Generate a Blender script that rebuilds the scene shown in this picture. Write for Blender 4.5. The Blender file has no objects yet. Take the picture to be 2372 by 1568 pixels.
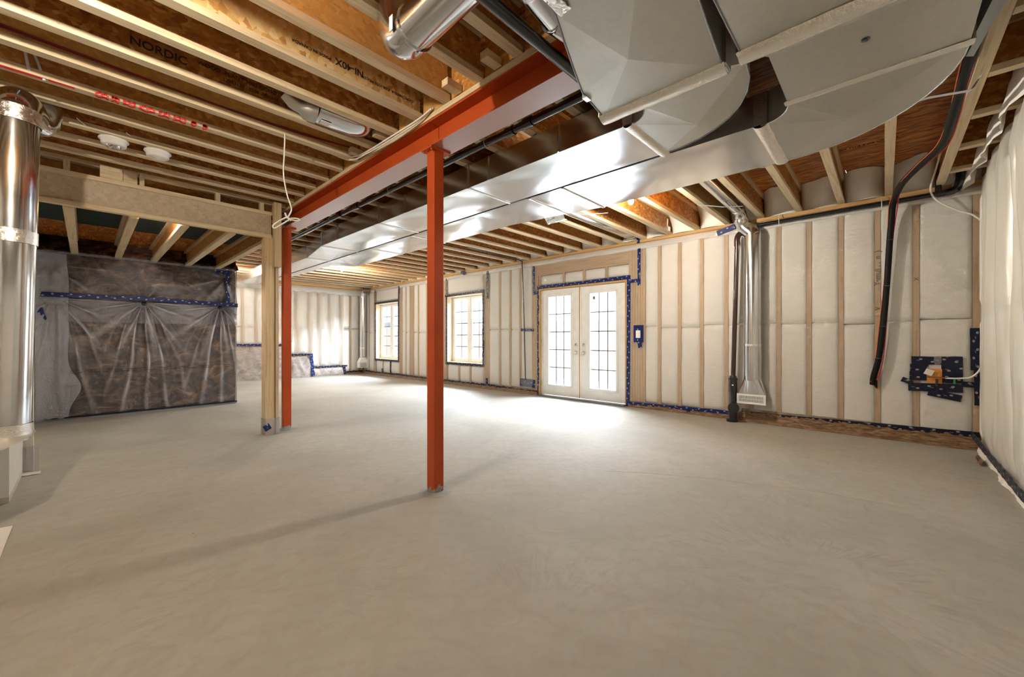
import bpy, bmesh, math, random
from mathutils import Vector, Matrix, noise
random.seed(7)
SC = bpy.context.scene
COL = SC.collection
PI = math.pi

# ------------------------------------------------------------------ camera
cam = bpy.data.cameras.new('camera')
cam.sensor_width = 36.0
cam.lens = 922.0 / 2372.0 * 36.0
cam.clip_start = 0.02
cam.clip_end = 200
camo = bpy.data.objects.new('camera', cam)
COL.objects.link(camo)
camo.location = (0, 0, 1.12)
camo.rotation_euler = (PI / 2, 0, -math.radians(46.92))
SC.camera = camo

# ------------------------------------------------------------------ world, daylight, exposure
SC.view_settings.view_transform = 'Standard'
SC.view_settings.look = 'None'
SC.view_settings.gamma = 1.0
SC.view_settings.use_curve_mapping = False
SC.view_settings.exposure = 2.52
SC.cycles.max_bounces = 12
SC.cycles.diffuse_bounces = 8
SC.cycles.glossy_bounces = 5
SC.cycles.transparent_max_bounces = 24
SC.cycles.transmission_bounces = 6
SC.cycles.caustics_reflective = False
SC.cycles.caustics_refractive = False
SC.cycles.sample_clamp_indirect = 6.0
SC.cycles.use_denoising = True

SKY_STRENGTH = 0.55
BULB_STRENGTH = 620.0
w = bpy.data.worlds.new('overcast_sky')
SC.world = w
w.use_nodes = True
wn = w.node_tree
wn.nodes.clear()
wo = wn.nodes.new('ShaderNodeOutputWorld')
wb = wn.nodes.new('ShaderNodeBackground')
wr = wn.nodes.new('ShaderNodeValToRGB')
wg = wn.nodes.new('ShaderNodeSeparateXYZ')
wt = wn.nodes.new('ShaderNodeTexCoord')
wn.links.new(wt.outputs['Generated'], wg.inputs[0])
wn.links.new(wg.outputs['Z'], wr.inputs[0])
wr.color_ramp.elements[0].color = (0.80, 0.86, 0.98, 1)
wr.color_ramp.elements[1].color = (0.62, 0.76, 1.0, 1)
wn.links.new(wr.outputs[0], wb.inputs[0])
wb.inputs[1].default_value = SKY_STRENGTH
wn.links.new(wb.outputs[0], wo.inputs[0])


def portal(y0, y1, z0, z1, x):
    l = bpy.data.lights.new('daylight_portal', 'AREA')
    l.shape = 'RECTANGLE'
    l.size = y1 - y0
    l.size_y = z1 - z0
    l.cycles.is_portal = True
    o = bpy.data.objects.new('daylight_portal', l)
    COL.objects.link(o)
    o.location = (x, (y0 + y1) / 2, (z0 + z1) / 2)
    o.rotation_euler = (PI / 2, 0, PI / 2)


sun = bpy.data.lights.new('hazy_sun', 'SUN')
sun.energy = 1.0
sun.angle = math.radians(12)
sun.color = (1.0, .95, .88)
suno = bpy.data.objects.new('hazy_sun', sun)
COL.objects.link(suno)
suno.rotation_euler = (0, math.radians(-25), math.radians(12))

day = bpy.data.lights.new('added_sky_panel', 'AREA')  # added unseen panel outdoors, standing in for skylight through the openings
day.shape = 'RECTANGLE'
day.size = 18.0
day.size_y = 3.6
day.energy = 4200.0
day.color = (.80, .89, 1.0)
dayo = bpy.data.objects.new('added_sky_panel', day)
COL.objects.link(dayo)
dayo.location = (12.2, 7.5, 5.4)
dayo.rotation_euler = (Vector((6.2, 7.5, 1.0)) - Vector((12.2, 7.5, 5.4))).to_track_quat('-Z', 'Y').to_euler()

portal(3.1, 5.0, 0.0, 2.1, 6.45)
portal(6.6, 7.95, .5, 2.2, 6.45)
portal(10.15, 11.5, .5, 2.2, 6.45)

# ------------------------------------------------------------------ materials


class NT:
    def __init__(s, name):
        s.m = bpy.data.materials.new(name)
        s.m.use_nodes = True
        s.t = s.m.node_tree
        s.t.nodes.clear()
        s.out = s.n('ShaderNodeOutputMaterial')

    def n(s, typ, **kw):
        nd = s.t.nodes.new(typ)
        for k, v in kw.items():
            setattr(nd, k, v)
        return nd

    def l(s, a, b):
        s.t.links.new(a, b)

    def coords(s, scale=(1, 1, 1), rnd=False, kind='Object'):
        tc = s.n('ShaderNodeTexCoord')
        mp = s.n('ShaderNodeMapping')
        mp.inputs['Scale'].default_value = scale
        src = tc.outputs[kind]
        if rnd:
            oi = s.n('ShaderNodeObjectInfo')
            ml = s.n('ShaderNodeMath', operation='MULTIPLY')
            ml.inputs[1].default_value = 37.0
            s.l(oi.outputs['Random'], ml.inputs[0])
            ad = s.n('ShaderNodeVectorMath', operation='ADD')
            s.l(src, ad.inputs[0])
            s.l(ml.outputs[0], ad.inputs[1])
            src = ad.outputs[0]
        s.l(src, mp.inputs[0])
        return mp.outputs[0]

    def noise(s, vec, scale, detail=3, rough=.5, dist=0):
        nd = s.n('ShaderNodeTexNoise')
        nd.inputs['Scale'].default_value = scale
        nd.inputs['Detail'].default_value = detail
        nd.inputs['Roughness'].default_value = rough
        nd.inputs['Distortion'].default_value = dist
        s.l(vec, nd.inputs['Vector'])
        return nd.outputs['Fac']

    def ramp(s, fac, stops):
        r = s.n('ShaderNodeValToRGB')
        e = r.color_ramp.elements
        while len(e) < len(stops):
            e.new(.5)
        for i, (p, c) in enumerate(stops):
            e[i].position = p
            e[i].color = (c[0], c[1], c[2], 1) if not isinstance(c, (int, float)) else (c, c, c, 1)
        s.l(fac, r.inputs[0])
        return r.outputs[0]

    def mix(s, fac, a, b, blend='MIX'):
        m = s.n('ShaderNodeMix', data_type='RGBA', blend_type=blend)
        if isinstance(fac, (int, float)):
            m.inputs[0].default_value = fac
        else:
            s.l(fac, m.inputs[0])
        for i, v in ((6, a), (7, b)):
            if isinstance(v, tuple):
                m.inputs[i].default_value = (v[0], v[1], v[2], 1)
            else:
                s.l(v, m.inputs[i])
        return m.outputs[2]

    def math(s, op, a, b=None, c=None):
        m = s.n('ShaderNodeMath', operation=op)
        for i, v in enumerate((a, b, c)):
            if v is None:
                continue
            if isinstance(v, (int, float)):
                m.inputs[i].default_value = v
            else:
                s.l(v, m.inputs[i])
        return m.outputs[0]

    def bump(s, h, strength=.3, dist=.01):
        b = s.n('ShaderNodeBump')
        b.inputs['Strength'].default_value = strength
        b.inputs['Distance'].default_value = dist
        s.l(h, b.inputs['Height'])
        return b.outputs[0]

    def pbr(s, color, rough=.6, metal=0, normal=None, spec=.5, coat=0, coat_rough=.1):
        p = s.n('ShaderNodeBsdfPrincipled')
        if isinstance(color, tuple):
            p.inputs['Base Color'].default_value = (*color[:3], 1)
        else:
            s.l(color, p.inputs['Base Color'])
        if isinstance(rough, (int, float)):
            p.inputs['Roughness'].default_value = rough
        else:
            s.l(rough, p.inputs['Roughness'])
        p.inputs['Metallic'].default_value = metal
        p.inputs['Specular IOR Level'].default_value = spec
        p.inputs['Coat Weight'].default_value = coat
        p.inputs['Coat Roughness'].default_value = coat_rough
        if normal is not None:
            s.l(normal, p.inputs['Normal'])
        return p

    def done(s, shader):
        s.l(shader.outputs[0] if hasattr(shader, 'outputs') else shader, s.out.inputs[0])
        return s.m


def plain(name, col, rough=.5, metal=0, spec=.5, coat=0):
    t = NT(name)
    v = t.coords(rnd=True)
    n = t.noise(v, 9, 4)
    c = t.mix(n, tuple(x * .86 for x in col), tuple(min(1, x * 1.1) for x in col))
    return t.done(t.pbr(c, rough, metal, None, spec, coat))


def wood_mat(name, axis, base, dark, knots=True, vary=.25):
    t = NT(name)
    sc = [14, 14, 14]
    sc['xyz'.index(axis)] = .7
    v = t.coords(tuple(sc), rnd=True)
    n = t.noise(v, 3.0, 5, .6, .6)
    c = t.ramp(n, [(.28, dark), (.5, base), (.75, tuple(min(1, x * 1.12) for x in base))])
    v2 = t.coords((1, 1, 1), rnd=True)
    if knots:
        vo = t.n('ShaderNodeTexVoronoi')
        sc2 = [6, 6, 6]
        sc2['xyz'.index(axis)] = 2.6
        t.l(t.coords(tuple(sc2), rnd=True), vo.inputs['Vector'])
        k = t.ramp(vo.outputs['Distance'], [(.05, 1), (.12, 0)])
        c = t.mix(t.math('MULTIPLY', k, .55), c, tuple(x * .35 for x in dark))
    n2 = t.noise(v2, 1.4, 2)
    oi = t.n('ShaderNodeObjectInfo')
    f = t.math('MULTIPLY_ADD', oi.outputs['Random'], vary, .0)
    c = t.mix(f, c, tuple(x * .6 for x in dark))
    c = t.mix(t.math('MULTIPLY', n2, .35), c, tuple(x * .8 for x in base))
    nb = t.bump(n, .15, .002)
    return t.done(t.pbr(c, .62, 0, nb, .35))


def osb_mat(name, cols, scale=1.0, rot=(1, 1, 1), vary=None, gloss=.5):
    t = NT(name)
    v = t.coords(tuple(r * scale for r in rot), rnd=True)
    # warp the lookup so that the flakes get ragged edges
    nw = t.n('ShaderNodeTexNoise')
    nw.inputs['Scale'].default_value = 14
    t.l(v, nw.inputs['Vector'])
    wv = t.n('ShaderNodeVectorMath', operation='MULTIPLY_ADD')
    t.l(nw.outputs['Color'], wv.inputs[0])
    wv.inputs[1].default_value = (.05, .05, .05)
    t.l(v, wv.inputs[2])
    vo = t.n('ShaderNodeTexVoronoi')
    vo.inputs['Scale'].default_value = 22
    t.l(wv.outputs[0], vo.inputs['Vector'])
    sep = t.n('ShaderNodeSeparateColor')
    t.l(vo.outputs['Color'], sep.inputs[0])
    c = t.ramp(sep.outputs[0], [(0, cols[0]), (.35, cols[1]), (.72, cols[2]), (.97, cols[3])])
    vo2 = t.n('ShaderNodeTexVoronoi')
    vo2.inputs['Scale'].default_value = 47
    t.l(wv.outputs[0], vo2.inputs['Vector'])
    sep2 = t.n('ShaderNodeSeparateColor')
    t.l(vo2.outputs['Color'], sep2.inputs[0])
    c = t.mix(t.math('MULTIPLY', sep2.outputs[1], .45), c, cols[1])
    big = t.noise(t.coords((1.2, 1.2, 4), rnd=True), 1.6, 3)
    c = t.mix(t.ramp(big, [(.35, 0.0), (.7, .5)]), c, cols[0])
    if vary:
        oi = t.n('ShaderNodeObjectInfo')
        f = t.ramp(oi.outputs['Random'], [(.0, 0.0), (.55, .1), (.8, .35), (1.0, .75)])
        c = t.mix(f, c, vary, 'MIX')
        c = t.mix(t.math('MULTIPLY', sep.outputs[2], .3), c, cols[0])
    h = t.math('ADD', sep.outputs[1], t.noise(v, 60, 3))
    nb = t.bump(h, .35, .002)
    return t.done(t.pbr(c, gloss, 0, nb, .4))


M = {}
PALE, DARKW = (.73, .60, .40), (.50, .34, .17)
for ax in 'xyz':
    M['wood_' + ax] = wood_mat('spruce_lumber_along_' + ax, ax, PALE, DARKW)
    M['stud_' + ax] = wood_mat('stud_lumber_along_' + ax, ax, (.58, .36, .15), (.36, .17, .05))
M['post'] = wood_mat('built_up_post_lumber', 'z', (.68, .53, .33), (.42, .28, .14))
M['osb_web'] = osb_mat('oriented_strand_web', [(.20, .062, .010), (.42, .165, .028), (.58, .27, .06), (.74, .46, .16)],
                       1.5, (1.0, 1.0, 1.4), (.80, .52, .17))
M['osb_deck'] = osb_mat('oriented_strand_subfloor', [(.16, .030, .004), (.50, .16, .018), (.72, .29, .045), (.85, .45, .11)],
                        1.0, (2.3, .42, 1))
M['osb_pale'] = osb_mat('dusty_strand_header', [(.42, .33, .22), (.48, .39, .27), (.52, .43, .31), (.57, .48, .35)], 1.7, (1, 1, 1))
M['osb_green'] = osb_mat('green_edge_sheathing', [(.004, .012, .012), (.008, .03, .03), (.015, .05, .048), (.02, .07, .066)], 1, (.42, 2.3, 1))


def galv(name, col, rough, bscale=3.0, bstr=.25, bdist=.02, spangle=.08):
    t = NT(name)
    v = t.coords(rnd=False)
    n = t.noise(v, bscale, .6, .4, .3)
    vo = t.n('ShaderNodeTexVoronoi')
    vo.inputs['Scale'].default_value = 60
    t.l(v, vo.inputs['Vector'])
    sep = t.n('ShaderNodeSeparateColor')
    t.l(vo.outputs['Color'], sep.inputs[0])
    c = t.mix(t.math('MULTIPLY', sep.outputs[0], spangle), col, tuple(x * .5 for x in col))
    r = t.math('MULTIPLY_ADD', t.noise(v, 7, 3), .16, rough - .08)
    return t.done(t.pbr(c, r, 1.0, t.bump(n, bstr, bdist)))


t = NT('galvanised_duct_sheet')
M['duct'] = t.done(t.pbr((.78, .79, .81), .24, 1.0))
M['duct_dull'] = galv('satin_galvanised_sheet', (.56, .55, .51), .50, 1.6, .15, .02, .10)
M['pipe'] = galv('bright_round_pipe', (.66, .67, .69), .15, 5, .12, .006)
M['dark_metal'] = galv('dark_edge_metal', (.25, .25, .27), .35)


def crinkle(name, col, rough, sc=40, st=.8, metal=1.0):
    t = NT(name)
    v = t.coords(rnd=False)
    n = t.noise(v, sc, 4, .65, 1.5)
    return t.done(t.pbr(col, rough, metal, t.bump(n, st, .006)))


M['foil'] = crinkle('crinkled_foil_tape', (.86, .84, .80), .22, 55, .45)
M['foil_loose'] = crinkle('loose_crumpled_foil', (.88, .87, .85), .15, 26, 1.0)

# concrete
t = NT('trowelled_concrete')
v = t.coords()
n1 = t.noise(v, .7, 4, .55, .6)
n2 = t.noise(t.coords((1, 1, 1)), 6, 5, .6, 2.2)
n3 = t.noise(v, 90, 3, .7)
c = t.ramp(n1, [(.3, (.335, .315, .27)), (.52, (.395, .375, .325)), (.75, (.455, .435, .385))])
c = t.mix(t.ramp(n2, [(.42, 0.0), (.72, .40)]), c, (.31, .28, .23))
for (fx, fy, r0, r1, k) in ((2.35, .28, .12, .75, .5), (1.2, 1.0, .1, .7, .35), (2.6, 1.35, .1, .6, .35), (.6, 2.0, .1, .8, .3), (3.6, .6, .1, .7, .3)):
    sx_ = t.n('ShaderNodeSeparateXYZ')
    t.l(v, sx_.inputs[0])
    dx, dy = t.math('SUBTRACT', sx_.outputs[0], fx), t.math('SUBTRACT', sx_.outputs[1], fy)
    ang = t.math('ARCTAN2', dy, dx)
    rad = t.math('SQRT', t.math('ADD', t.math('MULTIPLY', dx, dx), t.math('MULTIPLY', dy, dy)))
    cb = t.n('ShaderNodeCombineXYZ')
    t.l(t.math('MULTIPLY', ang, 26.0), cb.inputs[0])
    t.l(t.math('MULTIPLY', rad, 5.0), cb.inputs[1])
    st = t.noise(cb.outputs[0], 1.0, 3, .6)
    msk = t.ramp(rad, [(r0, 0.0), ((r0 + r1) / 2, k), (r1, 0.0)])
    wedge = t.ramp(t.noise(v, 1.3, 1), [(.42, 0.0), (.6, 1.0)])
    c = t.mix(t.math('MULTIPLY', t.math('MULTIPLY', t.ramp(st, [(.50, 0.0), (.66, 1.0)]), msk), wedge), c, (.27, .235, .18))
scf = t.noise(t.coords((3, 14, 1)), 1.2, 4, .6, .5)
c = t.mix(t.ramp(scf, [(.70, 0.0), (.76, .45)]), c, (.22, .20, .165))
c = t.mix(t.math('MULTIPLY', n3, .12), c, (.25, .22, .18))
# trowel arcs: rings warped by noise
wv = t.n('ShaderNodeTexWave', wave_type='RINGS', rings_direction='Z')
wv.inputs['Scale'].default_value = 2.3
wv.inputs['Distortion'].default_value = 9
wv.inputs['Detail'].default_value = 4
wv.inputs['Detail Scale'].default_value = 1.6
t.l(v, wv.inputs['Vector'])
c = t.mix(t.ramp(wv.outputs['Fac'], [(.0, .12), (.25, 0.0)]), c, (.30, .265, .215))
sp = t.n('ShaderNodeTexVoronoi')
sp.inputs['Scale'].default_value = 3.2
t.l(v, sp.inputs['Vector'])
c = t.mix(t.ramp(sp.outputs['Distance'], [(.012, .8), (.022, 0.0)]), c, (.08, .06, .045))
hb = t.math('ADD', t.math('MULTIPLY', n2, .5), t.math('MULTIPLY', n3, .3))
M['concrete'] = t.done(t.pbr(c, t.math('MULTIPLY_ADD', n2, .2, .62), 0, t.bump(hb, .12, .004), .22))
t = NT('bare_concrete_edge')
c = t.mix(t.noise(t.coords(), 20, 4), (.20, .22, .21), (.34, .36, .34))
M['curb'] = t.done(t.pbr(c, .8))

# red oxide primer
t = NT('red_oxide_primer')
v = t.coords()
n = t.noise(t.coords((3, 3, 3)), 2, 4, .6)
c = t.mix(n, (.50, .085, .012), (.36, .050, .012))
fl = t.noise(t.coords((30, 30, 12)), 2.5, 4, .7)
c = t.mix(t.ramp(fl, [(.70, 0.0), (.76, .5)]), c, (.60, .24, .12))
M['red'] = t.done(t.pbr(c, .5, 0, t.bump(t.noise(v, 40, 4), .12, .003), .25, .05, .3))
t2 = NT('primer_underside_window_sheen')
M['red_under'] = t2.done(t2.pbr((.36, .12, .09), .3, 0, t2.bump(t2.noise(t2.coords((30, 4, 30)), 9, 3), .15, .003), .8, 1.0, .3))  # same primer; reflected window light put into the underside's colour and coat
t = NT('primer_with_chips')
sx = t.n('ShaderNodeSeparateXYZ')
t.l(t.coords(), sx.inputs[0])
chip = t.math('ADD', t.math('MULTIPLY', sx.outputs['Z'], -9.0), t.math('MULTIPLY', t.noise(t.coords((14, 14, 9)), 2.2, 4, .6), 1.3))
chip = t.ramp(chip, [(.30, 0.0), (.36, 1.0)])
c = t.mix(t.noise(t.coords((3, 3, 3)), 2, 4), (.52, .085, .012), (.38, .050, .012))
fl = t.noise(t.coords((26, 26, 10)), 2.5, 4, .7)
c = t.mix(t.ramp(fl, [(.69, 0.0), (.75, .5)]), c, (.60, .28, .18))
c = t.mix(chip, c, (.34, .33, .29))
M['red_col'] = t.done(t.pbr(c, .45, 0, t.bump(t.noise(t.coords(), 40, 4), .12, .003), .3, .08, .25))

# insulation
t = NT('white_fibre_insulation')
n = t.noise(t.coords(rnd=True), 9, 5, .7)
n2 = t.noise(t.coords(rnd=True), 160, 3, .7)
c = t.mix(n, (.80, .775, .71), (.90, .885, .84))
M['white_batt'] = t.done(t.pbr(c, .95, 0, t.bump(t.math('ADD', n, t.math('MULTIPLY', n2, .4)), .35, .012), .1))
t = NT('brown_fibre_insulation')
v = t.coords((1, 1, 1.4))
n = t.noise(v, 4.0, 7, .68, 1.0)
c = t.ramp(n, [(.34, (.012, .007, .007)), (.47, (.045, .024, .018)), (.57, (.12, .065, .038)), (.70, (.30, .19, .11))])
M['brown_batt'] = t.done(t.pbr(c, .9, 0, t.bump(n, .5, .02), .1))


def film_mat(name, milk, tint=(.95, .95, .93), bscale=(9, 9, 1.2), gl=.55, rough=.13, bstr=.55, crease=0, gloss=.07):
    t = NT(name)
    tr = t.n('ShaderNodeBsdfTransparent')
    tr.inputs[0].default_value = (.97, .97, .97, 1)
    v = t.coords(bscale)
    n = t.noise(v, 2.2, 4, .6, 1.8)
    n2 = t.noise(t.coords((5, 5, 14)), 1.6, 3, .6, 2.5)
    h = t.math('ADD', n, t.math('MULTIPLY', n2, .7))
    nb = t.bump(h, bstr, .03)
    p = t.pbr(tint, rough, 0, nb, 1.0)
    p.inputs['IOR'].default_value = 1.6
    lw = t.n('ShaderNodeLayerWeight')
    f = t.math('MULTIPLY_ADD', t.math('POWER', lw.outputs['Facing'], 3.0), gl * .6, milk)
    if crease:
        at = t.n('ShaderNodeAttribute', attribute_name='crease')
        f = t.math('MULTIPLY_ADD', at.outputs['Fac'], crease, f)
    # a glossy sheet over the milky one
    g = t.n('ShaderNodeBsdfGlossy')
    g.inputs['Roughness'].default_value = rough
    t.l(nb, g.inputs['Normal'])
    m1 = t.n('ShaderNodeMixShader')
    t.l(f, m1.inputs[0])
    t.l(tr.outputs[0], m1.inputs[1])
    t.l(p.outputs[0], m1.inputs[2])
    m2 = t.n('ShaderNodeMixShader')
    m2.inputs[0].default_value = gloss
    t.l(m1.outputs[0], m2.inputs[1])
    t.l(g.outputs[0], m2.inputs[2])
    return t.done(m2)


M['film'] = film_mat('clear_vapour_film', .14, (.93, .92, .88), (5, 4, 6), .5, .21, 1.0, 0, .14)
M['film_far'] = film_mat('puffy_vapour_film', .32, (.95, .95, .96), (8, 8, 1.0), .6)
M['film_dark'] = film_mat('film_over_brown_batts', .035, (.74, .72, .80), (7, 7, 2), .5, .19, .6, .75, .10)
M['film_milky'] = film_mat('milky_film_overlap', .40, (.40, .38, .45), (7, 7, 2), .6, .16, .6, .4)
M['film_band'] = film_mat('film_band_over_plate', .55, (.92, .91, .88), (2, 2, 8), .4)

# blue sheathing tape with pale printed ovals; UV: x along in metres, y across in metres
def tape_mat(name, base, pale):
    t = NT(name)
    uv = t.n('ShaderNodeUVMap')
    s = t.n('ShaderNodeSeparateXYZ')
    t.l(uv.outputs[0], s.inputs[0])

    def oval(per, off, cy, ru, rv, inner):
        u = t.math('FRACT', t.math('MULTIPLY_ADD', s.outputs[0], 1 / per, off))
        u = t.math('MULTIPLY', t.math('SUBTRACT', u, .5), per / ru)
        vv = t.math('MULTIPLY', t.math('SUBTRACT', s.outputs[1], cy), 1 / rv)
        d = t.math('ADD', t.math('MULTIPLY', u, u), t.math('MULTIPLY', vv, vv))
        o = t.math('LESS_THAN', d, 1.0)
        bar = t.math('MULTIPLY', t.math('LESS_THAN', t.math('ABSOLUTE', vv), .22), t.math('LESS_THAN', d, .45))
        return t.math('SUBTRACT', o, t.math('MULTIPLY', bar, inner))
    o = t.math('MAXIMUM', oval(.17, 0, .017, .013, .0085, .8), oval(.17, .5, .043, .013, .0085, .8))
    du = t.math('FRACT', t.math('MULTIPLY_ADD', s.outputs[0], 1 / .14, .25))
    dash = t.math('MULTIPLY', t.math('LESS_THAN', t.math('ABSOLUTE', t.math('SUBTRACT', du, .5)), .09),
                  t.math('LESS_THAN', t.math('ABSOLUTE', t.math('SUBTRACT', s.outputs[1], .03)), .003))
    o = t.math('MAXIMUM', o, t.math('MULTIPLY', dash, .45))
    c = t.mix(t.math('MULTIPLY', o, .7), base, pale)
    nb = t.bump(t.noise(t.coords(), 30, 4, .6, 1.5), .7, .006)
    return t.done(t.pbr(c, .42, 0, nb, .3))


M['tape'] = tape_mat('blue_sheathing_tape', (.004, .014, .105), (.55, .60, .70))
M['tape_dark'] = tape_mat('navy_sheathing_tape', (.002, .004, .022), (.50, .50, .47))

M['white_paint'] = plain('white_door_paint', (.80, .80, .78), .35)
M['white_plastic'] = plain('white_plastic', (.82, .81, .78), .4)
M['grille_grey'] = plain('grey_muntin_metal', (.16, .17, .19), .45)
M['chrome'] = galv('satin_nickel', (.7, .69, .66), .25, 3, 0, .001, 0)
M['black_pipe'] = plain('black_abs_plastic', (.006, .007, .010), .18, 0, .6, .4)
M['brown_pipe'] = plain('dark_stained_drain_pipe', (.035, .010, .007), .16, 0, .6, .5)
M['foam_black'] = plain('black_foam_sleeve', (.005, .005, .005), .6, 0, .2)
M['orange_cable'] = plain('orange_cable_jacket', (.75, .13, .03), .45)
M['red_cable'] = plain('red_cable_jacket', (.50, .015, .02), .5)
M['red_dark'] = plain('deep_red_tube', (.22, .008, .012), .5)
M['white_cable'] = plain('white_cable_jacket', (.78, .76, .70), .45)
M['strap'] = plain('white_hanger_strap', (.62, .66, .72), .35)
M['red_spray'] = plain('red_marking_paint', (.95, .04, .04), .6)
M['ink'] = plain('black_stencil_ink', (.03, .015, .008), .8)
M['paper'] = plain('white_paper_sheet', (.70, .67, .60), .7)
M['label'] = plain('white_sticker', (.8, .8, .78), .5)
M['green_plastic'] = plain('green_plastic_tag', (.01, .25, .06), .4)
M['orange_ply'] = osb_mat('bare_orange_plywood', [(.42, .14, .02), (.60, .24, .04), (.70, .33, .07), (.78, .45, .13)], .5, (1, 1, 1))
M['copper'] = plain('copper_fitting', (.55, .20, .08), .3, 1)
M['snow'] = plain('pale_ground_outside', (.45, .45, .46), .9)
M['fence'] = wood_mat('weathered_fence_board', 'z', (.40, .29, .22), (.22, .15, .11), False)
M['stucco'] = plain('pale_house_wall', (.66, .64, .62), .9)
M['brown_wrap'] = None
t = NT('crumpled_brown_film')
n = t.noise(t.coords((5, 2.5, 14)), 4, 6, .65, .6)
c = t.ramp(n, [(.3, (.07, .035, .015)), (.5, (.22, .12, .055)), (.72, (.42, .30, .19))])
M['brown_wrap'] = t.done(t.pbr(c, .3, 0, t.bump(n, .9, .02), .5))

t = NT('window_glass')
tr = t.n('ShaderNodeBsdfTransparent')
tr.inputs[0].default_value = (.96, .98, .98, 1)
g = t.n('ShaderNodeBsdfGlossy')
g.inputs['Roughness'].default_value = .02
lw = t.n('ShaderNodeLayerWeight')
mx = t.n('ShaderNodeMixShader')
t.l(t.math('MULTIPLY_ADD', t.math('POWER', lw.outputs['Facing'], 4.0), .5, .03), mx.inputs[0])
t.l(tr.outputs[0], mx.inputs[1])
t.l(g.outputs[0], mx.inputs[2])
M['glass'] = t.done(mx)

t = NT('lit_bulb')
e = t.n('ShaderNodeEmission')
e.inputs[0].default_value = (1.0, .915, .77, 1)
e.inputs[1].default_value = BULB_STRENGTH
M['bulb'] = t.done(e)
t = NT('lit_bulb_dimmer')
e = t.n('ShaderNodeEmission')
e.inputs[0].default_value = (1.0, .88, .72, 1)
e.inputs[1].default_value = BULB_STRENGTH * .85
M['bulb_dim'] = t.done(e)
t = NT('added_bulb_low')
e = t.n('ShaderNodeEmission')
e.inputs[0].default_value = (1.0, .90, .77, 1)
e.inputs[1].default_value = BULB_STRENGTH * .4
M['bulb_added'] = t.done(e)

# ------------------------------------------------------------------ mesh builder and object helpers


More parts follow.
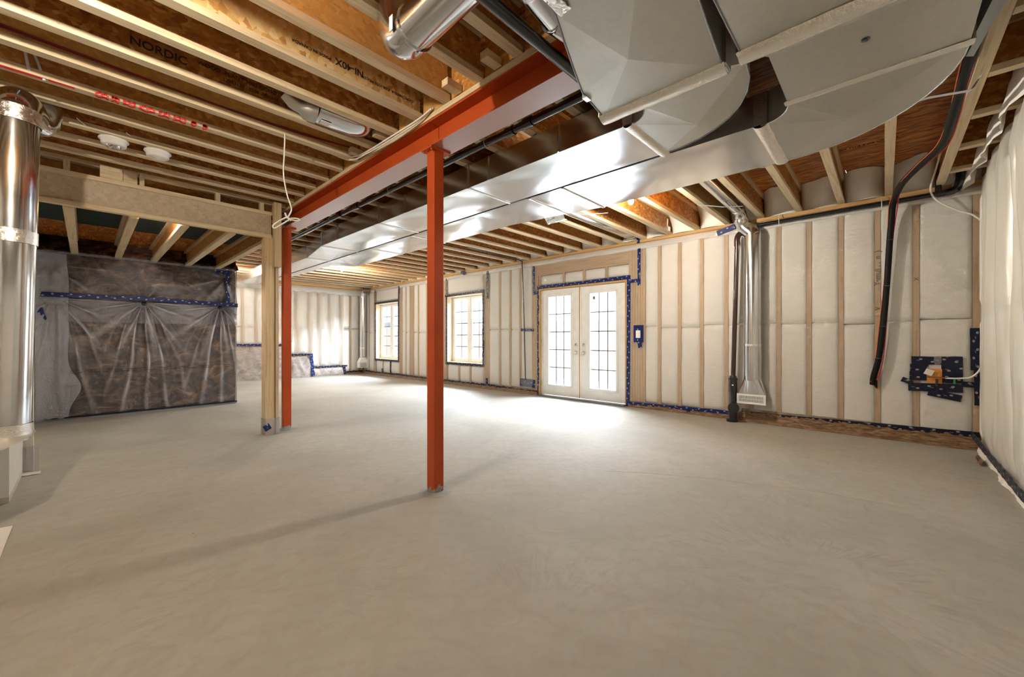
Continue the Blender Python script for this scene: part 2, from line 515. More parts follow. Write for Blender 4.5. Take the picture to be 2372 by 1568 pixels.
class MB:
    def __init__(s):
        s.v, s.f, s.mi, s.sm, s.uv = [], [], [], [], None

    def add(s, vs, fs, mi=0, smooth=False):
        o = len(s.v)
        s.v += [tuple(p) for p in vs]
        for f in fs:
            s.f.append(tuple(i + o for i in f))
            s.mi.append(mi)
            s.sm.append(smooth)
        return s

    def box(s, x0, x1, y0, y1, z0, z1, mi=0):
        vs = [(x, y, z) for z in (z0, z1) for y in (y0, y1) for x in (x0, x1)]
        return s.add(vs, [(0, 2, 3, 1), (4, 5, 7, 6), (0, 1, 5, 4), (2, 6, 7, 3), (0, 4, 6, 2), (1, 3, 7, 5)], mi)

    def obox(s, o, ax, ay, az, mi=0):
        """box from corner-centre o with half-axis vectors"""
        o, ax, ay, az = map(Vector, (o, ax, ay, az))
        vs = [o + ax * i + ay * j + az * k for k in (-1, 1) for j in (-1, 1) for i in (-1, 1)]
        return s.add(vs, [(0, 2, 3, 1), (4, 5, 7, 6), (0, 1, 5, 4), (2, 6, 7, 3), (0, 4, 6, 2), (1, 3, 7, 5)], mi)

    def tube(s, path, r, n=14, mi=0, cap=True, sub=0, flat=None):
        P = [Vector(p) for p in path]
        if sub:
            P = smooth_path(P, sub)
        rs = r if isinstance(r, list) else [r] * len(P)
        if len(rs) != len(P):
            rs = [rs[min(len(rs) - 1, int(i * len(rs) / len(P)))] for i in range(len(P))]
        vs = []
        t0 = (P[1] - P[0]).normalized()
        up = Vector((0, 0, 1)) if abs(t0.z) < .9 else Vector((0, 1, 0))
        a = t0.cross(up).normalized()
        for i, p in enumerate(P):
            if i == 0:
                tn = P[1] - P[0]
            elif i == len(P) - 1:
                tn = P[-1] - P[-2]
            else:
                tn = (P[i + 1] - P[i]).normalized() + (P[i] - P[i - 1]).normalized()
            tn = tn.normalized() if tn.length > 1e-9 else t0
            a = (a - tn * a.dot(tn))
            a = a.normalized() if a.length > 1e-6 else tn.orthogonal().normalized()
            b = tn.cross(a)
            fx = flat or (1, 1)
            for k in range(n):
                q = 2 * PI * k / n
                vs.append(p + a * math.cos(q) * rs[i] * fx[0] + b * math.sin(q) * rs[i] * fx[1])
        fs = [(i * n + k, i * n + (k + 1) % n, (i + 1) * n + (k + 1) % n, (i + 1) * n + k) for i in range(len(P) - 1) for k in range(n)]
        s.add(vs, fs, mi, True)
        if cap:
            m = len(P) - 1
            s.add(vs[:n], [tuple(range(n))[::-1]], mi)
            s.add(vs[m * n:], [tuple(range(n))], mi)
        return s

    def grid(s, fn, nu, nv, mi=0, smooth=True):
        vs = [fn(i / nu, j / nv) for j in range(nv + 1) for i in range(nu + 1)]
        w_ = nu + 1
        fs = [(j * w_ + i, j * w_ + i + 1, (j + 1) * w_ + i + 1, (j + 1) * w_ + i) for j in range(nv) for i in range(nu)]
        return s.add(vs, fs, mi, smooth)

    def lathe(s, c, prof, n=24, mi=0, axis='z', smooth=True):
        vs = []
        for (r, h) in prof:
            for k in range(n):
                a = 2 * PI * k / n
                if axis == 'z':
                    q = (c[0] + r * math.cos(a), c[1] + r * math.sin(a), c[2] + h)
                elif axis == 'x':
                    q = (c[0] + h, c[1] + r * math.cos(a), c[2] + r * math.sin(a))
                else:
                    q = (c[0] + r * math.cos(a), c[1] + h, c[2] + r * math.sin(a))
                vs.append(q)
        m = len(prof)
        s.add(vs, [(i * n + k, i * n + (k + 1) % n, (i + 1) * n + (k + 1) % n, (i + 1) * n + k) for i in range(m - 1) for k in range(n)], mi, smooth)
        return s

    def mesh(s, name, mats):
        me = bpy.data.meshes.new(name)
        me.from_pydata(s.v, [], s.f)
        me.polygons.foreach_set('material_index', s.mi)
        me.polygons.foreach_set('use_smooth', s.sm)
        for m in (mats if isinstance(mats, (list, tuple)) else [mats]):
            me.materials.append(M[m])
        if s.uv:
            ul = me.uv_layers.new(name='UVMap')
            for lp in me.loops:
                ul.data[lp.index].uv = s.uv[lp.vertex_index]
        me.update()
        return me

    def build(s, name, mats, parent=None, loc=None):
        o = bpy.data.objects.new(name, s.mesh(name, mats))
        COL.objects.link(o)
        attach(o, parent)
        return o


def smooth_path(P, n):
    Q = [P[0] * 2 - P[1]] + P + [P[-1] * 2 - P[-2]]
    out = []
    for i in range(1, len(Q) - 2):
        a, b, c, d = Q[i - 1:i + 3]
        for k in range(n):
            t_ = k / n
            out.append(.5 * ((2 * b) + (c - a) * t_ + (2 * a - 5 * b + 4 * c - d) * t_ * t_ + (3 * b - a - 3 * c + d) * t_ ** 3))
    out.append(P[-1])
    return out


def base_of(o):
    """world offset of an object above its chain of parents (all unrotated)"""
    v = Vector((0, 0, 0))
    while o is not None:
        v += o.location
        o = o.parent
    return v


def attach(o, parent):
    """meshes are modelled in world metres; parts take the opposite of the parent's offset"""
    if parent is not None:
        o.parent = parent
        o.location = -base_of(parent)


def thing(name, label, cat, loc=(0, 0, 0), group=None, kind=None):
    o = bpy.data.objects.new(name, None)
    o.empty_display_size = .1
    COL.objects.link(o)
    o.location = loc
    o['label'] = label
    o['category'] = cat
    if group:
        o['group'] = group
    if kind:
        o['kind'] = kind
    return o


def single(o, label, cat, kind=None, group=None):
    o['label'] = label
    o['category'] = cat
    if kind:
        o['kind'] = kind
    if group:
        o['group'] = group
    return o


def setting(name, label, loc=(0, 0, 0)):
    return thing(name, label, 'structure', loc, None, 'structure')


def text_part(name, s, size, origin, xdir, ydir, mat, parent, depth=.0008, bold=0):
    cu = bpy.data.curves.new(name, 'FONT')
    cu.body = s
    cu.size = size
    cu.extrude = depth
    cu.offset = bold
    tmp = bpy.data.objects.new('tmp', cu)
    COL.objects.link(tmp)
    dg = bpy.context.evaluated_depsgraph_get()
    me = bpy.data.meshes.new_from_object(tmp.evaluated_get(dg))
    bpy.data.objects.remove(tmp)
    x, y = Vector(xdir).normalized(), Vector(ydir).normalized()
    z = x.cross(y)
    mt = Matrix((x, y, z)).transposed().to_4x4()
    mt.translation = Vector(origin)
    me.transform(mt)
    me.materials.clear()
    me.materials.append(M[mat])
    o = bpy.data.objects.new(name, me)
    COL.objects.link(o)
    attach(o, parent)
    return o


class Frame:
    """wall plane: u across, v up, n towards the room"""
    def __init__(s, kind, c):
        s.kind, s.c = kind, c

    def p(s, u, v, n=0.0):
        k, c = s.kind, s.c
        if k == 'R':
            return (c - n, u, v)
        if k == 'B':
            return (u, c - n, v)
        if k == 'N':
            return (u, c + n, v)
        if k == 'L':
            return (c + n, u, v)


def tape_strip(fr, pts, width, parent, mat='tape', n=.016, name='tape_strip', wob=.004, label=None):
    """a strip of tape along the polyline pts (u, v) on a wall frame, slightly wavy edges, 1.5 mm thick"""
    P = [Vector((a, b, 0)) for a, b in pts]
    Q = []
    for a, b in zip(P, P[1:]):
        k = max(1, int((b - a).length / .05))
        Q += [a.lerp(b, i / k) for i in range(k)]
    Q.append(P[-1])
    mb = MB()
    mb.uv = []
    L = 0
    vs = []
    sd = random.random() * 50
    for i, q in enumerate(Q):
        if i:
            L += (q - Q[i - 1]).length
        tn = (Q[min(i + 1, len(Q) - 1)] - Q[max(i - 1, 0)]).normalized()
        nr = Vector((-tn.y, tn.x, 0))
        w1 = width / 2 + wob * noise.noise((L * 14, sd, 0))
        w2 = width / 2 + wob * noise.noise((L * 14, sd + 9, 0))
        dn = .004 * noise.noise((L * 9, sd + 3, 0))
        for (s_, w_, nn) in ((1, w1, n + dn), (-1, w2, n + dn), (-1, w2, n - .012), (1, w1, n - .012)):
            a = q + nr * s_ * w_
            vs.append(fr.p(a.x, a.y, nn))
            mb.uv.append((L + sd, .03 + s_ * width / 2))
    m = len(Q)
    fs = []
    for i in range(m - 1):
        for k in range(4):
            fs.append((i * 4 + k, i * 4 + (k + 1) % 4, (i + 1) * 4 + (k + 1) % 4, (i + 1) * 4 + k))
    fs += [(0, 1, 2, 3), tuple((m - 1) * 4 + k for k in (3, 2, 1, 0))]
    mb.add(vs, fs, 0, False)
    o = mb.build(name, mat, parent)
    if label:
        o['label'] = label
    return o


def pillow(fr, u0, u1, v0, v1, amp, parent, mat='white_batt', n0=0.0, nu=8, nv=16, name='insulation_batt', seed=None, edge=.03, rag=.006):
    """a batt: rounded edges, bulging towards the room by amp"""
    sd = seed if seed is not None else random.random() * 99
    W, H = u1 - u0, v1 - v0

    def f(a, b):
        # denser near the edges
        a = .5 - .5 * math.cos(PI * a)
        b = .5 - .5 * math.cos(PI * b)
        du, dv = min(a, 1 - a) * W, min(b, 1 - b) * H
        e = min(1, du / edge) * min(1, dv / edge)
        e = 1 - (1 - e) ** 2
        bu = (math.sin(PI * a) ** .6) * (min(1, dv / .12) ** .5)
        h = n0 - .05 * (1 - e) + amp * bu + .006 * noise.noise((a * W * 9 + sd, b * H * 5, sd))
        r = rag * noise.noise((b * H * 6, sd, 3.1)) if du < .03 else 0
        return fr.p(u0 + a * W + r, v0 + b * H, h)
    mb = MB().grid(f, nu, nv)
    if fr.kind in ('R', 'N'):
        mb.f = [g_[::-1] for g_ in mb.f]
    return mb.build(name, mat, parent)


def stud(fr, u, v0, v1, parent, w=.046, mat='stud_z', d=.14, name='stud', n=0.0):
    a, b = fr.p(u - w / 2, v0, n - d), fr.p(u + w / 2, v1, n)
    return MB().box(min(a[0], b[0]), max(a[0], b[0]), min(a[1], b[1]), max(a[1], b[1]), v0, v1).build(name, mat, parent)


def fbox(fr, u0, u1, v0, v1, n0, n1):
    a, b = fr.p(u0, v0, n0), fr.p(u1, v1, n1)
    return MB().box(min(a[0], b[0]), max(a[0], b[0]), min(a[1], b[1]), max(a[1], b[1]), min(a[2], b[2]), max(a[2], b[2]))


# ------------------------------------------------------------------ floor
fl = MB()
fl.grid(lambda a, b: (-2.75 + a * 9.15, -.95 + b * 13.5, 0), 20, 30, 0, False)
fl.f = fl.f[:]
fo = fl.build('floor', 'concrete')
single(fo, 'pale trowelled concrete basement floor', 'floor', 'structure')
cr = []
rnd = random.Random(3)
pts = [(2.99, 1.72), (3.18, 1.46), (3.31, 1.20), (3.42, .98), (3.50, .74), (3.60, .52), (3.66, .32), (3.68, .10), (3.70, -.12)]
cm = MB()
for (a, b), (c_, d_) in zip(pts, pts[1:]):
    k = 5
    for i in range(k):
        p0 = Vector((a + (c_ - a) * i / k, b + (d_ - b) * i / k, 0))
        p1 = Vector((a + (c_ - a) * (i + 1) / k, b + (d_ - b) * (i + 1) / k, 0))
        dd = (p1 - p0).normalized()
        nn = Vector((-dd.y, dd.x, 0)) * (.0008 + .0008 * rnd.random())
        cm.obox((p0 + p1) / 2 + Vector((0, 0, .0004)), (p1 - p0) / 2, nn, (0, 0, .0004))
cm.build('hairline_crack', 'curb', fo)

# ------------------------------------------------------------------ ceiling: subfloor deck and I-joists
ZJ = 2.71          # underside of joists
HJ = .302
ceil = setting('ceiling', 'open basement ceiling of I-joists under an orange strand board subfloor')
# deck panels 2.44 long along y, 1.22 along x
x = -2.7
row = 0
while x < 6.4:
    y = -.9 - (1.22 if row % 2 else 0)
    while y < 12.5:
        x1, y0, y1 = min(x + 1.216, 6.42), max(y, -.9), min(y + 2.436, 12.5)
        if y1 - y0 > .05:
            MB().box(x, x1, y0, y1, ZJ + HJ + .001 * (row % 2), ZJ + HJ + .018).build('subfloor_panel', 'osb_deck', ceil)
        y += 2.44
    x += 1.22
    row += 1


def ijoist_meshes(L, axis):
    web, bf, tf = MB(), MB(), MB()
    if axis == 'x':
        web.box(0, L, -.005, .005, .03, HJ - .03)
        bf.box(0, L, -.032, .032, 0, .038)
        tf.box(0, L, -.032, .032, HJ - .038, HJ)
    else:
        web.box(-.005, .005, 0, L, .03, HJ - .03)
        bf.box(-.032, .032, 0, L, 0, .038)
        tf.box(-.032, .032, 0, L, HJ - .038, HJ)
    return (web.mesh('floor_joist', 'osb_web'), bf.mesh('bottom_flange', 'wood_' + axis), tf.mesh('top_flange', 'wood_' + axis))


def joist(ms, loc, parent, name='floor_joist'):
    j = bpy.data.objects.new(name, ms[0])
    COL.objects.link(j)
    j.parent = parent
    j.location = Vector(loc) - base_of(parent)
    out = [j]
    for nm, m in (('bottom_flange', ms[1]), ('top_flange', ms[2])):
        f_ = bpy.data.objects.new(nm, m)
        COL.objects.link(f_)
        f_.parent = j
        out.append(f_)
    return out


left_ms = ijoist_meshes(1.66 + 2.6, 'x')
right_ms = ijoist_meshes(6.24 - 1.70, 'x')
far_ms = ijoist_meshes(6.24 - 1.76, 'x')
left_j = {}
M['osb_pale_lit'] = osb_mat('pale_bulb_lit_strand_web', [(.36, .15, .03), (.66, .44, .17), (.76, .56, .27), (.84, .68, .38)], 1.3, (1.0, 1.0, .8))  # paler web: partly its own tone, partly bulb light put into the colour
left_ms_pale_lit = ijoist_meshes(1.66 + 2.6, 'x')
left_ms_pale_lit[0].materials.clear()
left_ms_pale_lit[0].materials.append(M['osb_pale_lit'])
for k in range(-5, 12):
    left_j[k] = joist(left_ms_pale_lit if k == 3 else left_ms, (-2.6, 1.50 + .325 * k, ZJ), ceil)[0]
joist(left_ms, (-2.6, 5.36, ZJ), ceil)
right_j = {}
for k in range(-1, 31):
    y = -.035 + .4065 * k
    if k == -1:
        y = -.425
    right_j[k] = joist(right_ms if y < 5.5 else far_ms, (1.70 if y < 5.5 else 1.76, y, ZJ), ceil)[0]
stub_ms = ijoist_meshes(.33, 'y')
for x in (6.18, 5.66, 5.02, 4.36, 3.72, 3.08, 2.44):
    joist(stub_ms, (x, -.79, ZJ), ceil)
# printed marks on the joists
text_part('printed_mark', 'NORDIC', .066, (.165, 3.120 - .0065, 2.79), (1, 0, 0), (0, 0, 1), 'ink', left_j[5], bold=.001)
text_part('printed_mark', 'WOOD  PLANT 1052 CCMC 13047-R', .035, (.47, 3.120 - .0065, 2.825), (1, 0, 0), (0, 0, 1), 'ink', left_j[5])
text_part('printed_mark', '12032122 / ESSE  PR-L274', .03, (.60, 3.120 - .0065, 2.785), (1, 0, 0), (0, 0, 1), 'ink', left_j[5])
text_part('printed_mark', 'NI-40X', .060, (1.23, 2.475 - .0065, 2.85), (-1, 0, 0), (0, 0, -1), 'ink', left_j[3], bold=.0006)
text_part('printed_mark', 'MADE IN CANADA', .026, (1.02, 2.475 - .0065, 2.835), (-1, 0, 0), (0, 0, -1), 'ink', left_j[3])
text_part('printed_mark', 'CCMC 13032-R  CSA-1252 PR-L274', .026, (1.60, 2.475 - .0065, 2.825), (-1, 0, 0), (0, 0, -1), 'ink', left_j[3])
for k in (7, 8, 9, 10):
    y = -.035 + .4065 * k
    text_part('printed_mark', 'NORDIC', .04, (4.6, y - .0065, 2.86), (1, 0, 0), (0, 0, 1), 'ink', right_j[k])
text_part('printed_mark', 'TOP THIS SIDE UP T&G', .045, (5.2, .36, 3.011), (0, -1, 0), (-1, 0, 0), 'ink', ceil, depth=.0012)

# red spray paint on the underside / near edge of one bottom flange
yr = 1.50 + .325 * 7
sp = MB()
rr = random.Random(5)
for (a, b, dy) in ((-.40, -.18, -.014), (-.16, -.05, -.018)):
    sp.box(a, b, yr + dy - .014, yr + dy + .014, ZJ - .0012, ZJ)
glyph = [(.04, .10), (.115, .15), (.17, .23), (.25, .33), (.35, .41), (.43, .50), (.53, .56), (.60, .625)]
for i, (a, b) in enumerate(glyph):
    k = 7
    for q in range(k):
        xx = a + (b - a) * (q + .5) / k
        yy = yr + .012 * math.sin(q * 1.1 + i * 1.7) - .006
        sp.obox((xx, yy, ZJ - .0006), ((b - a) / k * .70, .004 * (q % 2), 0), (0, .0135, 0), (0, 0, .0006))
        sp.box(xx - .006, xx + .006, yr - .0332, yr - .032, ZJ + .004 * (q % 3), ZJ + .012 + .006 * ((q + i) % 3))
sp.build('spray_mark', 'red_spray', left_j[7])

# ------------------------------------------------------------------ right-hand exterior wall (door and windows), plane x = 6.12
R = Frame('R', 6.12)
wr_ = setting('wall_right', 'insulated exterior stud wall under clear vapour film with the doors and windows', (6.2, 5, 0))
D0, D1, DZ = 3.10, 4.99, 2.10
W2 = (6.60, 7.93, .53, 2.165)
W1 = (10.16, 11.49, .49, 2.19)
sh = MB()
for (a, b, c_, d_) in ((-.95, D0, 0, 3.0), (D0, D1, DZ, 3.0), (D1, W2[0], 0, 3.0), (W2[0], W2[1], 0, W2[2]), (W2[0], W2[1], W2[3], 3.0),
                       (W2[1], W1[0], 0, 3.0), (W1[0], W1[1], 0, W1[2]), (W1[0], W1[1], W1[3], 3.0), (W1[1], 12.55, 0, 3.0)):
    sh.box(6.27, 6.40, a, b, c_, d_)
sh.build('sheathing', 'stucco', wr_)
sl = [2.57, 2.26, 1.943, 1.617, 1.315, .996, .681, .375, .055, -.252]
# (centre, width) of full-height studs
full = [(u, .046) for u in sl] + [(-.70, .09), (2.93, .26), (5.10, .16), (5.49, .046), (5.773, .046), (6.081, .046), (6.50, .18),
        (8.03, .16), (8.45, .046), (8.80, .046), (9.184, .05), (9.51, .22), (9.80, .03), (10.06, .16), (11.58, .12), (11.93, .05)]
for u, w_ in full:
    if w_ > .1:
        k = max(2, round(w_ / .046))
        for i in range(k):
            stud(R, u - w_ / 2 + (i + .5) * w_ / k, .04, 2.63, wr_, w_ / k - .004, n=random.uniform(-.006, 0))
    else:
        stud(R, u, .04, 2.63, wr_, w_)
edges = sorted([(u - w_ / 2, u + w_ / 2) for u, w_ in full])
solid = [(D0 - .02, D1 + .02), (W2[0], W2[1]), (W1[0], W1[1])]
for (a, b), (c_, d_) in zip(edges, edges[1:] + [(12.28, 12.4)]):
    if c_ - b < .08:
        continue
    mid = (b + c_) / 2
    if any(s0 < mid < s1 for s0, s1 in solid):
        continue
    gp = .010 if (mid < -.3 or .1 < mid < .3) else -.004
    sp_ = 1.30 + random.uniform(-.02, .03)
    g = -.003
    pillow(R, b + g, c_ - g, .10, sp_, .004, wr_, nv=12, edge=.018)
    pillow(R, b + g, c_ - g, sp_ + gp, 2.60, .004, wr_, nv=12, edge=.018)
# wide corner bay has the blocked services opening
MB().box(6.13, 6.26, -.66, -.26, .86, .91).build('blocking', 'stud_y', wr_)
MB().box(6.13, 6.26, -.66, -.26, .58, .63).build('blocking', 'stud_y', wr_)
# plates
MB().box(6.10, 6.26, -.74, 12.3, 2.665, 2.71).build('top_plate', 'stud_y', wr_)
MB().box(6.12, 6.26, -.74, 12.3, 2.625, 2.664).build('top_plate', 'stud_y', wr_)
MB().box(6.12, 6.26, -.74, D0, .0, .04).build('bottom_plate', 'stud_y', wr_)
MB().box(6.12, 6.26, D1, 12.3, .0, .04).build('bottom_plate', 'stud_y', wr_)
# over the door: header, cripples, batts
MB().box(6.125, 6.26, 3.04, 5.03, 2.36, 2.62).build('door_header', 'stud_y', wr_)
MB().box(6.115, 6.26, 3.02, 5.04, 2.105, 2.15).build('door_header', 'stud_y', wr_)
cps = [3.06, 3.50, 3.95, 4.40, 4.97]
for u in cps:
    stud(R, u, 2.15, 2.36, wr_, .04, name='cripple_stud')
for a, b in zip(cps, cps[1:]):
    pillow(R, a + .018, b - .018, 2.155, 2.355, .01, wr_, nu=10, nv=8, edge=.03)
for W, cr_ in ((W2, (6.83, 7.06, 7.47, 7.72)), (W1, (10.40, 10.64, 11.06, 11.30))):
    MB().box(6.12, 6.26, W[0], W[1], W[2] - .045, W[2] - .002).build('sill_plate', 'stud_y', wr_)
    MB().box(6.12, 6.26, W[0], W[1], W[3] + .002, W[3] + .045).build('window_header', 'stud_y', wr_)
    e_ = [W[0]] + list(cr_[1:3]) + [W[1]]
    for u in cr_[1:3]:
        stud(R, u, .04, W[2] - .045, wr_, .042, name='cripple_stud')
        stud(R, u, W[3] + .045, 2.625, wr_, .03, name='cripple_stud', n=-.02)
    for a, b in zip(e_, e_[1:]):
        pillow(R, a + .02, b - .02, .09, W[2] - .04, .012, wr_, nu=8, nv=8)
    pillow(R, W[0] + .02, W[1] - .02, W[3] + .05, 2.61, .02, wr_, nu=14, nv=8)
# rim insulation between the joists
ys = sorted([-.425] + [-.035 + .4065 * k for k in range(0, 31)])
for a, b in zip([-.74] + ys, ys + [12.32]):
    if b - a < .1:
        continue

    def rimf(p, q, a=a, b=b, sd=random.random() * 50):
        u = a + .01 + (b - a - .02) * p
        e = math.sin(PI * p) ** .35 if 0 < p < 1 else 0
        z = ZJ + .005 + (HJ - .01) * q
        xx = 6.19 - .09 * e - (.22 + .12 * noise.noise((u * 5, sd, 1))) * q * q * e + .05 * noise.noise((u * 4, z * 5, sd)) + .015 * noise.noise((u * 8, z * 8, sd))
        return (xx, u, z)
    MB().grid(rimf, 14, 10).build('rim_batt', 'white_batt', wr_)


def film_fn(fr, u0, u1, v0, v1, amp, studs, n0=.008, wr=.004, seed=0):
    studs = sorted(studs)

    def f(a, b):
        u, v = u0 + a * (u1 - u0), v0 + b * (v1 - v0)
        lo = max([s_ for s_ in studs if s_ <= u] or [u0 - .3])
        hi = min([s_ for s_ in studs if s_ > u] or [u1 + .3])
        q = (u - lo) / (hi - lo)
        bu = math.sin(PI * q) ** .7 if 0 < q < 1 else 0
        e = min(1, (v - v0) / .15, (v1 - v) / .15)
        e = max(0, e)
        h = n0 + amp * bu * e * (1 + .25 * noise.noise((u * 2, v * 1.3, seed)))
        h += wr * noise.noise((u * 16, v * 3.5, seed + 2)) + wr * .8 * noise.noise((u * 7 + v * 9, v * 6 - u * 4, seed + 5))
        return fr.p(u, v, h)
    return f


stc = [u for u, w_ in full]


def film_panel(fr, parent, u0, u1, v0, v1, amp, studs, mat='film', n0=.008, wr=.004, seed=0, step=.04, name='vapor_barrier'):
    nu = max(4, int((u1 - u0) / step))
    nv = max(4, int((v1 - v0) / (step * 1.6)))
    return MB().grid(film_fn(fr, u0, u1, v0, v1, amp, studs, n0, wr, seed), nu, nv).build(name, mat, parent)


film_panel(R, wr_, -.72, D0 - .03, .06, 2.60, .008, stc, seed=1, n0=.015, wr=.006, step=.03)
film_panel(R, wr_, D1 + .03, W2[0] - .02, .06, 2.60, .016, stc, seed=2, wr=.007, n0=.020)
film_panel(R, wr_, W2[1] + .02, W1[0] - .02, .06, 2.60, .02, stc, seed=3, wr=.006, n0=.018)
film_panel(R, wr_, W1[1] + .02, 12.28, .06, 2.60, .02, stc, seed=4)
film_panel(R, wr_, D0 - .03, D1 + .03, DZ + .06, 2.60, .004, cps, seed=5)
for W, sd in ((W2, 6), (W1, 7)):
    film_panel(R, wr_, W[0] - .02, W[1] + .02, .06, W[2] - .03, .01, [W[0], W[1]], seed=sd, n0=.02)
    film_panel(R, wr_, W[0] - .02, W[1] + .02, W[3] + .03, 2.60, .02, [W[0], W[1]], seed=sd + 2, wr=.006, n0=.03)


# rolled white band over the top plate
def band(fr, u0, u1, v0, v1, amp, parent, mat='film_band', seed=0):
    def f(a, b):
        u = u0 + a * (u1 - u0)
        h = .01 + amp * math.sin(PI * b) ** .6 * (1 + .4 * noise.noise((u * 3, seed, 0))) + .004 * noise.noise((u * 20, b * 4, seed))
        return fr.p(u, v0 + b * (v1 - v0) + .012 * noise.noise((u * 2.2, seed + 4, 0)), h)
    MB().grid(f, int((u1 - u0) / .05), 8).build('plate_wrap', mat, parent)


band(R, -.72, 12.28, 2.565, 2.655, .018, wr_, seed=1)


# crumpled film and exposed plate at the foot of the wall
def foot(fr, u0, u1, parent, h=.085, out=.05, mat='brown_wrap', seed=0, name='bottom_flap'):
    def f(a, b):
        u = u0 + a * (u1 - u0)
        k = noise.noise((u * 3.2, seed, 1)) * .5 + .5
        n_ = .012 + (out * (.35 + .9 * k)) * (1 - b) ** 1.3 + .010 * noise.noise((u * 22, b * 5, seed))
        return fr.p(u, .001 + h * b + .004 * noise.noise((u * 9, b, seed)) * b, n_)
    MB().grid(f, int((u1 - u0) / .03), 6).build(name, mat, parent)


foot(R, -.72, 1.42, wr_, .17, .07, seed=2)
foot(R, 1.42, D0 - .02, wr_, .10, .03, seed=3)
foot(R, D1 + .02, 12.2, wr_, .09, .09, seed=4)
tape_strip(R, [(-.70, .155), (.1, .135), (.7, .12), (1.42, .10)], .055, wr_, 'tape_dark', .022)
tape_strip(R, [(1.58, .09), (2.3, .075), (3.09, .055)], .05, wr_, 'tape', .022)
tape_strip(R, [(2.13, .08), (2.11, .01)], .05, wr_, 'tape', .028)
tape_strip(R, [(5.0, .065), (5.6, .06), (6.4, .085), (7.1, .07), (8.2, .08), (9.3, .07), (10.2, .09), (11.2, .07), (12.1, .09)], .05, wr_, 'tape_dark', .026, wob=.02)
# taped outline of the door
tape_strip(R, [(4.995, -.0), (4.995, .7), (4.995, 1.4), (4.995, 2.10)], .045, wr_, 'tape', .020)
tape_strip(R, [(5.02, 2.128), (4.0, 2.125), (3.06, 2.135)], .055, wr_, 'tape', .021)
tape_strip(R, [(3.075, 2.16), (3.078, 1.2), (3.09, .0)], .06, wr_, 'tape', .022)
tape_strip(R, [(5.115, 2.56), (5.115, 1.99)], .05, wr_, 'tape', .022)
tape_strip(R, [(5.14, 2.02), (5.0, 2.03)], .05, wr_, 'tape', .026)
tape_strip(R, [(2.895, 2.62), (2.895, 1.98)], .05, wr_, 'tape', .022)
tape_strip(R, [(3.04, 2.06), (2.88, 2.06)], .05, wr_, 'tape', .026)
tape_strip(R, [(2.90, 2.90), (2.895, 2.66)], .045, wr_, 'tape', .05)
# windows
for W, mt in ((W2, 'tape_dark'), (W1, 'tape_dark')):
    a, b, c_, d_ = W
    tape_strip(R, [(b + .04, c_ - .02), (a - .02, c_ - .02)], .05, wr_, mt, .024)
    tape_strip(R, [(a - .01, c_ - .04), (a - .01, d_ + .05)], .05, wr_, mt, .026)
    tape_strip(R, [(b + .05, d_ + .01), (a - .02, d_ + .03)], .06, wr_, mt, .028)
    tape_strip(R, [(b + .01, d_ + .03), (b + .015, 1.2), (b + .01, c_ - .05)], .028, wr_, mt, .024)
    tape_strip(R, [(b + .0, 2.62), (b + .01, 2.35), (b + .005, d_ + .03)], .04, wr_, mt, .03, wob=.012)
tape_strip(R, [(6.44, 2.62), (6.45, 2.3), (6.44, 2.0)], .07, wr_, 'tape_dark', .03, wob=.02)
tape_strip(R, [(10.12, 2.62), (10.14, 2.2)], .05, wr_, 'tape_dark', .03, wob=.012)
tape_strip(R, [(10.58, .46), (10.58, .08)], .07, wr_, 'tape_dark', .03)
tape_strip(R, [(6.47, .24), (6.47, .08)], .06, wr_, 'tape', .03)
tape_strip(R, [(11.06, .22), (11.05, .05)], .06, wr_, 'tape_dark', .03)
tape_strip(R, [(7.3, .07), (7.3, -.0)], .06, wr_, 'tape', .04)
tape_strip(R, [(5.45, 1.295), (5.11, 1.29)], .05, wr_, 'tape', .03)
tape_strip(R, [(1.72, 2.60), (1.50, 2.66)], .07, wr_, 'tape', .055)
tape_strip(R, [(7.32, 2.70), (7.20, 2.64)], .07, wr_, 'tape', .06)
# cable box patch low beside the door
tape_strip(R, [(5.47, .225), (5.08, .215)], .16, wr_, 'tape', .026)
# taped services patch near the corner
for i, (pp, wd) in enumerate((([(-.215, .885), (-.585, .893)], .085), ([(-.205, .80), (-.34, .80)], .09), ([(-.20, .72), (-.335, .72)], .09),
                              ([(-.435, .80), (-.585, .80)], .10), ([(-.43, .71), (-.585, .71)], .10), ([(-.19, .60), (-.585, .61)], .085),
                              ([(-.34, .555), (-.575, .505)], .07))):
    tape_strip(R, pp, wd, wr_, 'tape_dark', .024 + .002 * i)
tape_strip(R, [(-.14, .68), (-.22, .645)], .05, wr_, 'tape_dark', .045)
tape_strip(R, [(-.575, .655), (-.665, .655), (-.735, .655)], .055, wr_, 'tape_dark', .034)
tape_strip(R, [(-.668, 1.225), (-.672, .80)], .07, wr_, 'tape_dark', .026)
tape_strip(R, [(-.685, .80), (-.69, .45)], .055, wr_, 'tape_dark', .030)
pl = fbox(R, -.44, -.33, .635, .80, .0, .034).build('plywood_backing', 'orange_ply', wr_)
pl['label'] = 'bare orange plywood showing in the taped patch'
# marker writing on one stud
text_part('marker_writing', 'Yamuii . .  n  )', .07, (6.118, .033, 1.72), (0, 0, 1), (0, 1, 0), 'ink', wr_, .001, .002)
text_part('marker_writing', 'V', .06, (6.118, .035, 1.44), (0, 0, 1), (0, 1, 0), 'ink', wr_, .001, .002)
text_part('marker_writing', 'X', .05, (6.118, -.235, 1.78), (0, 0, -1), (0, -1, 0), 'ink', wr_, .001, .001)

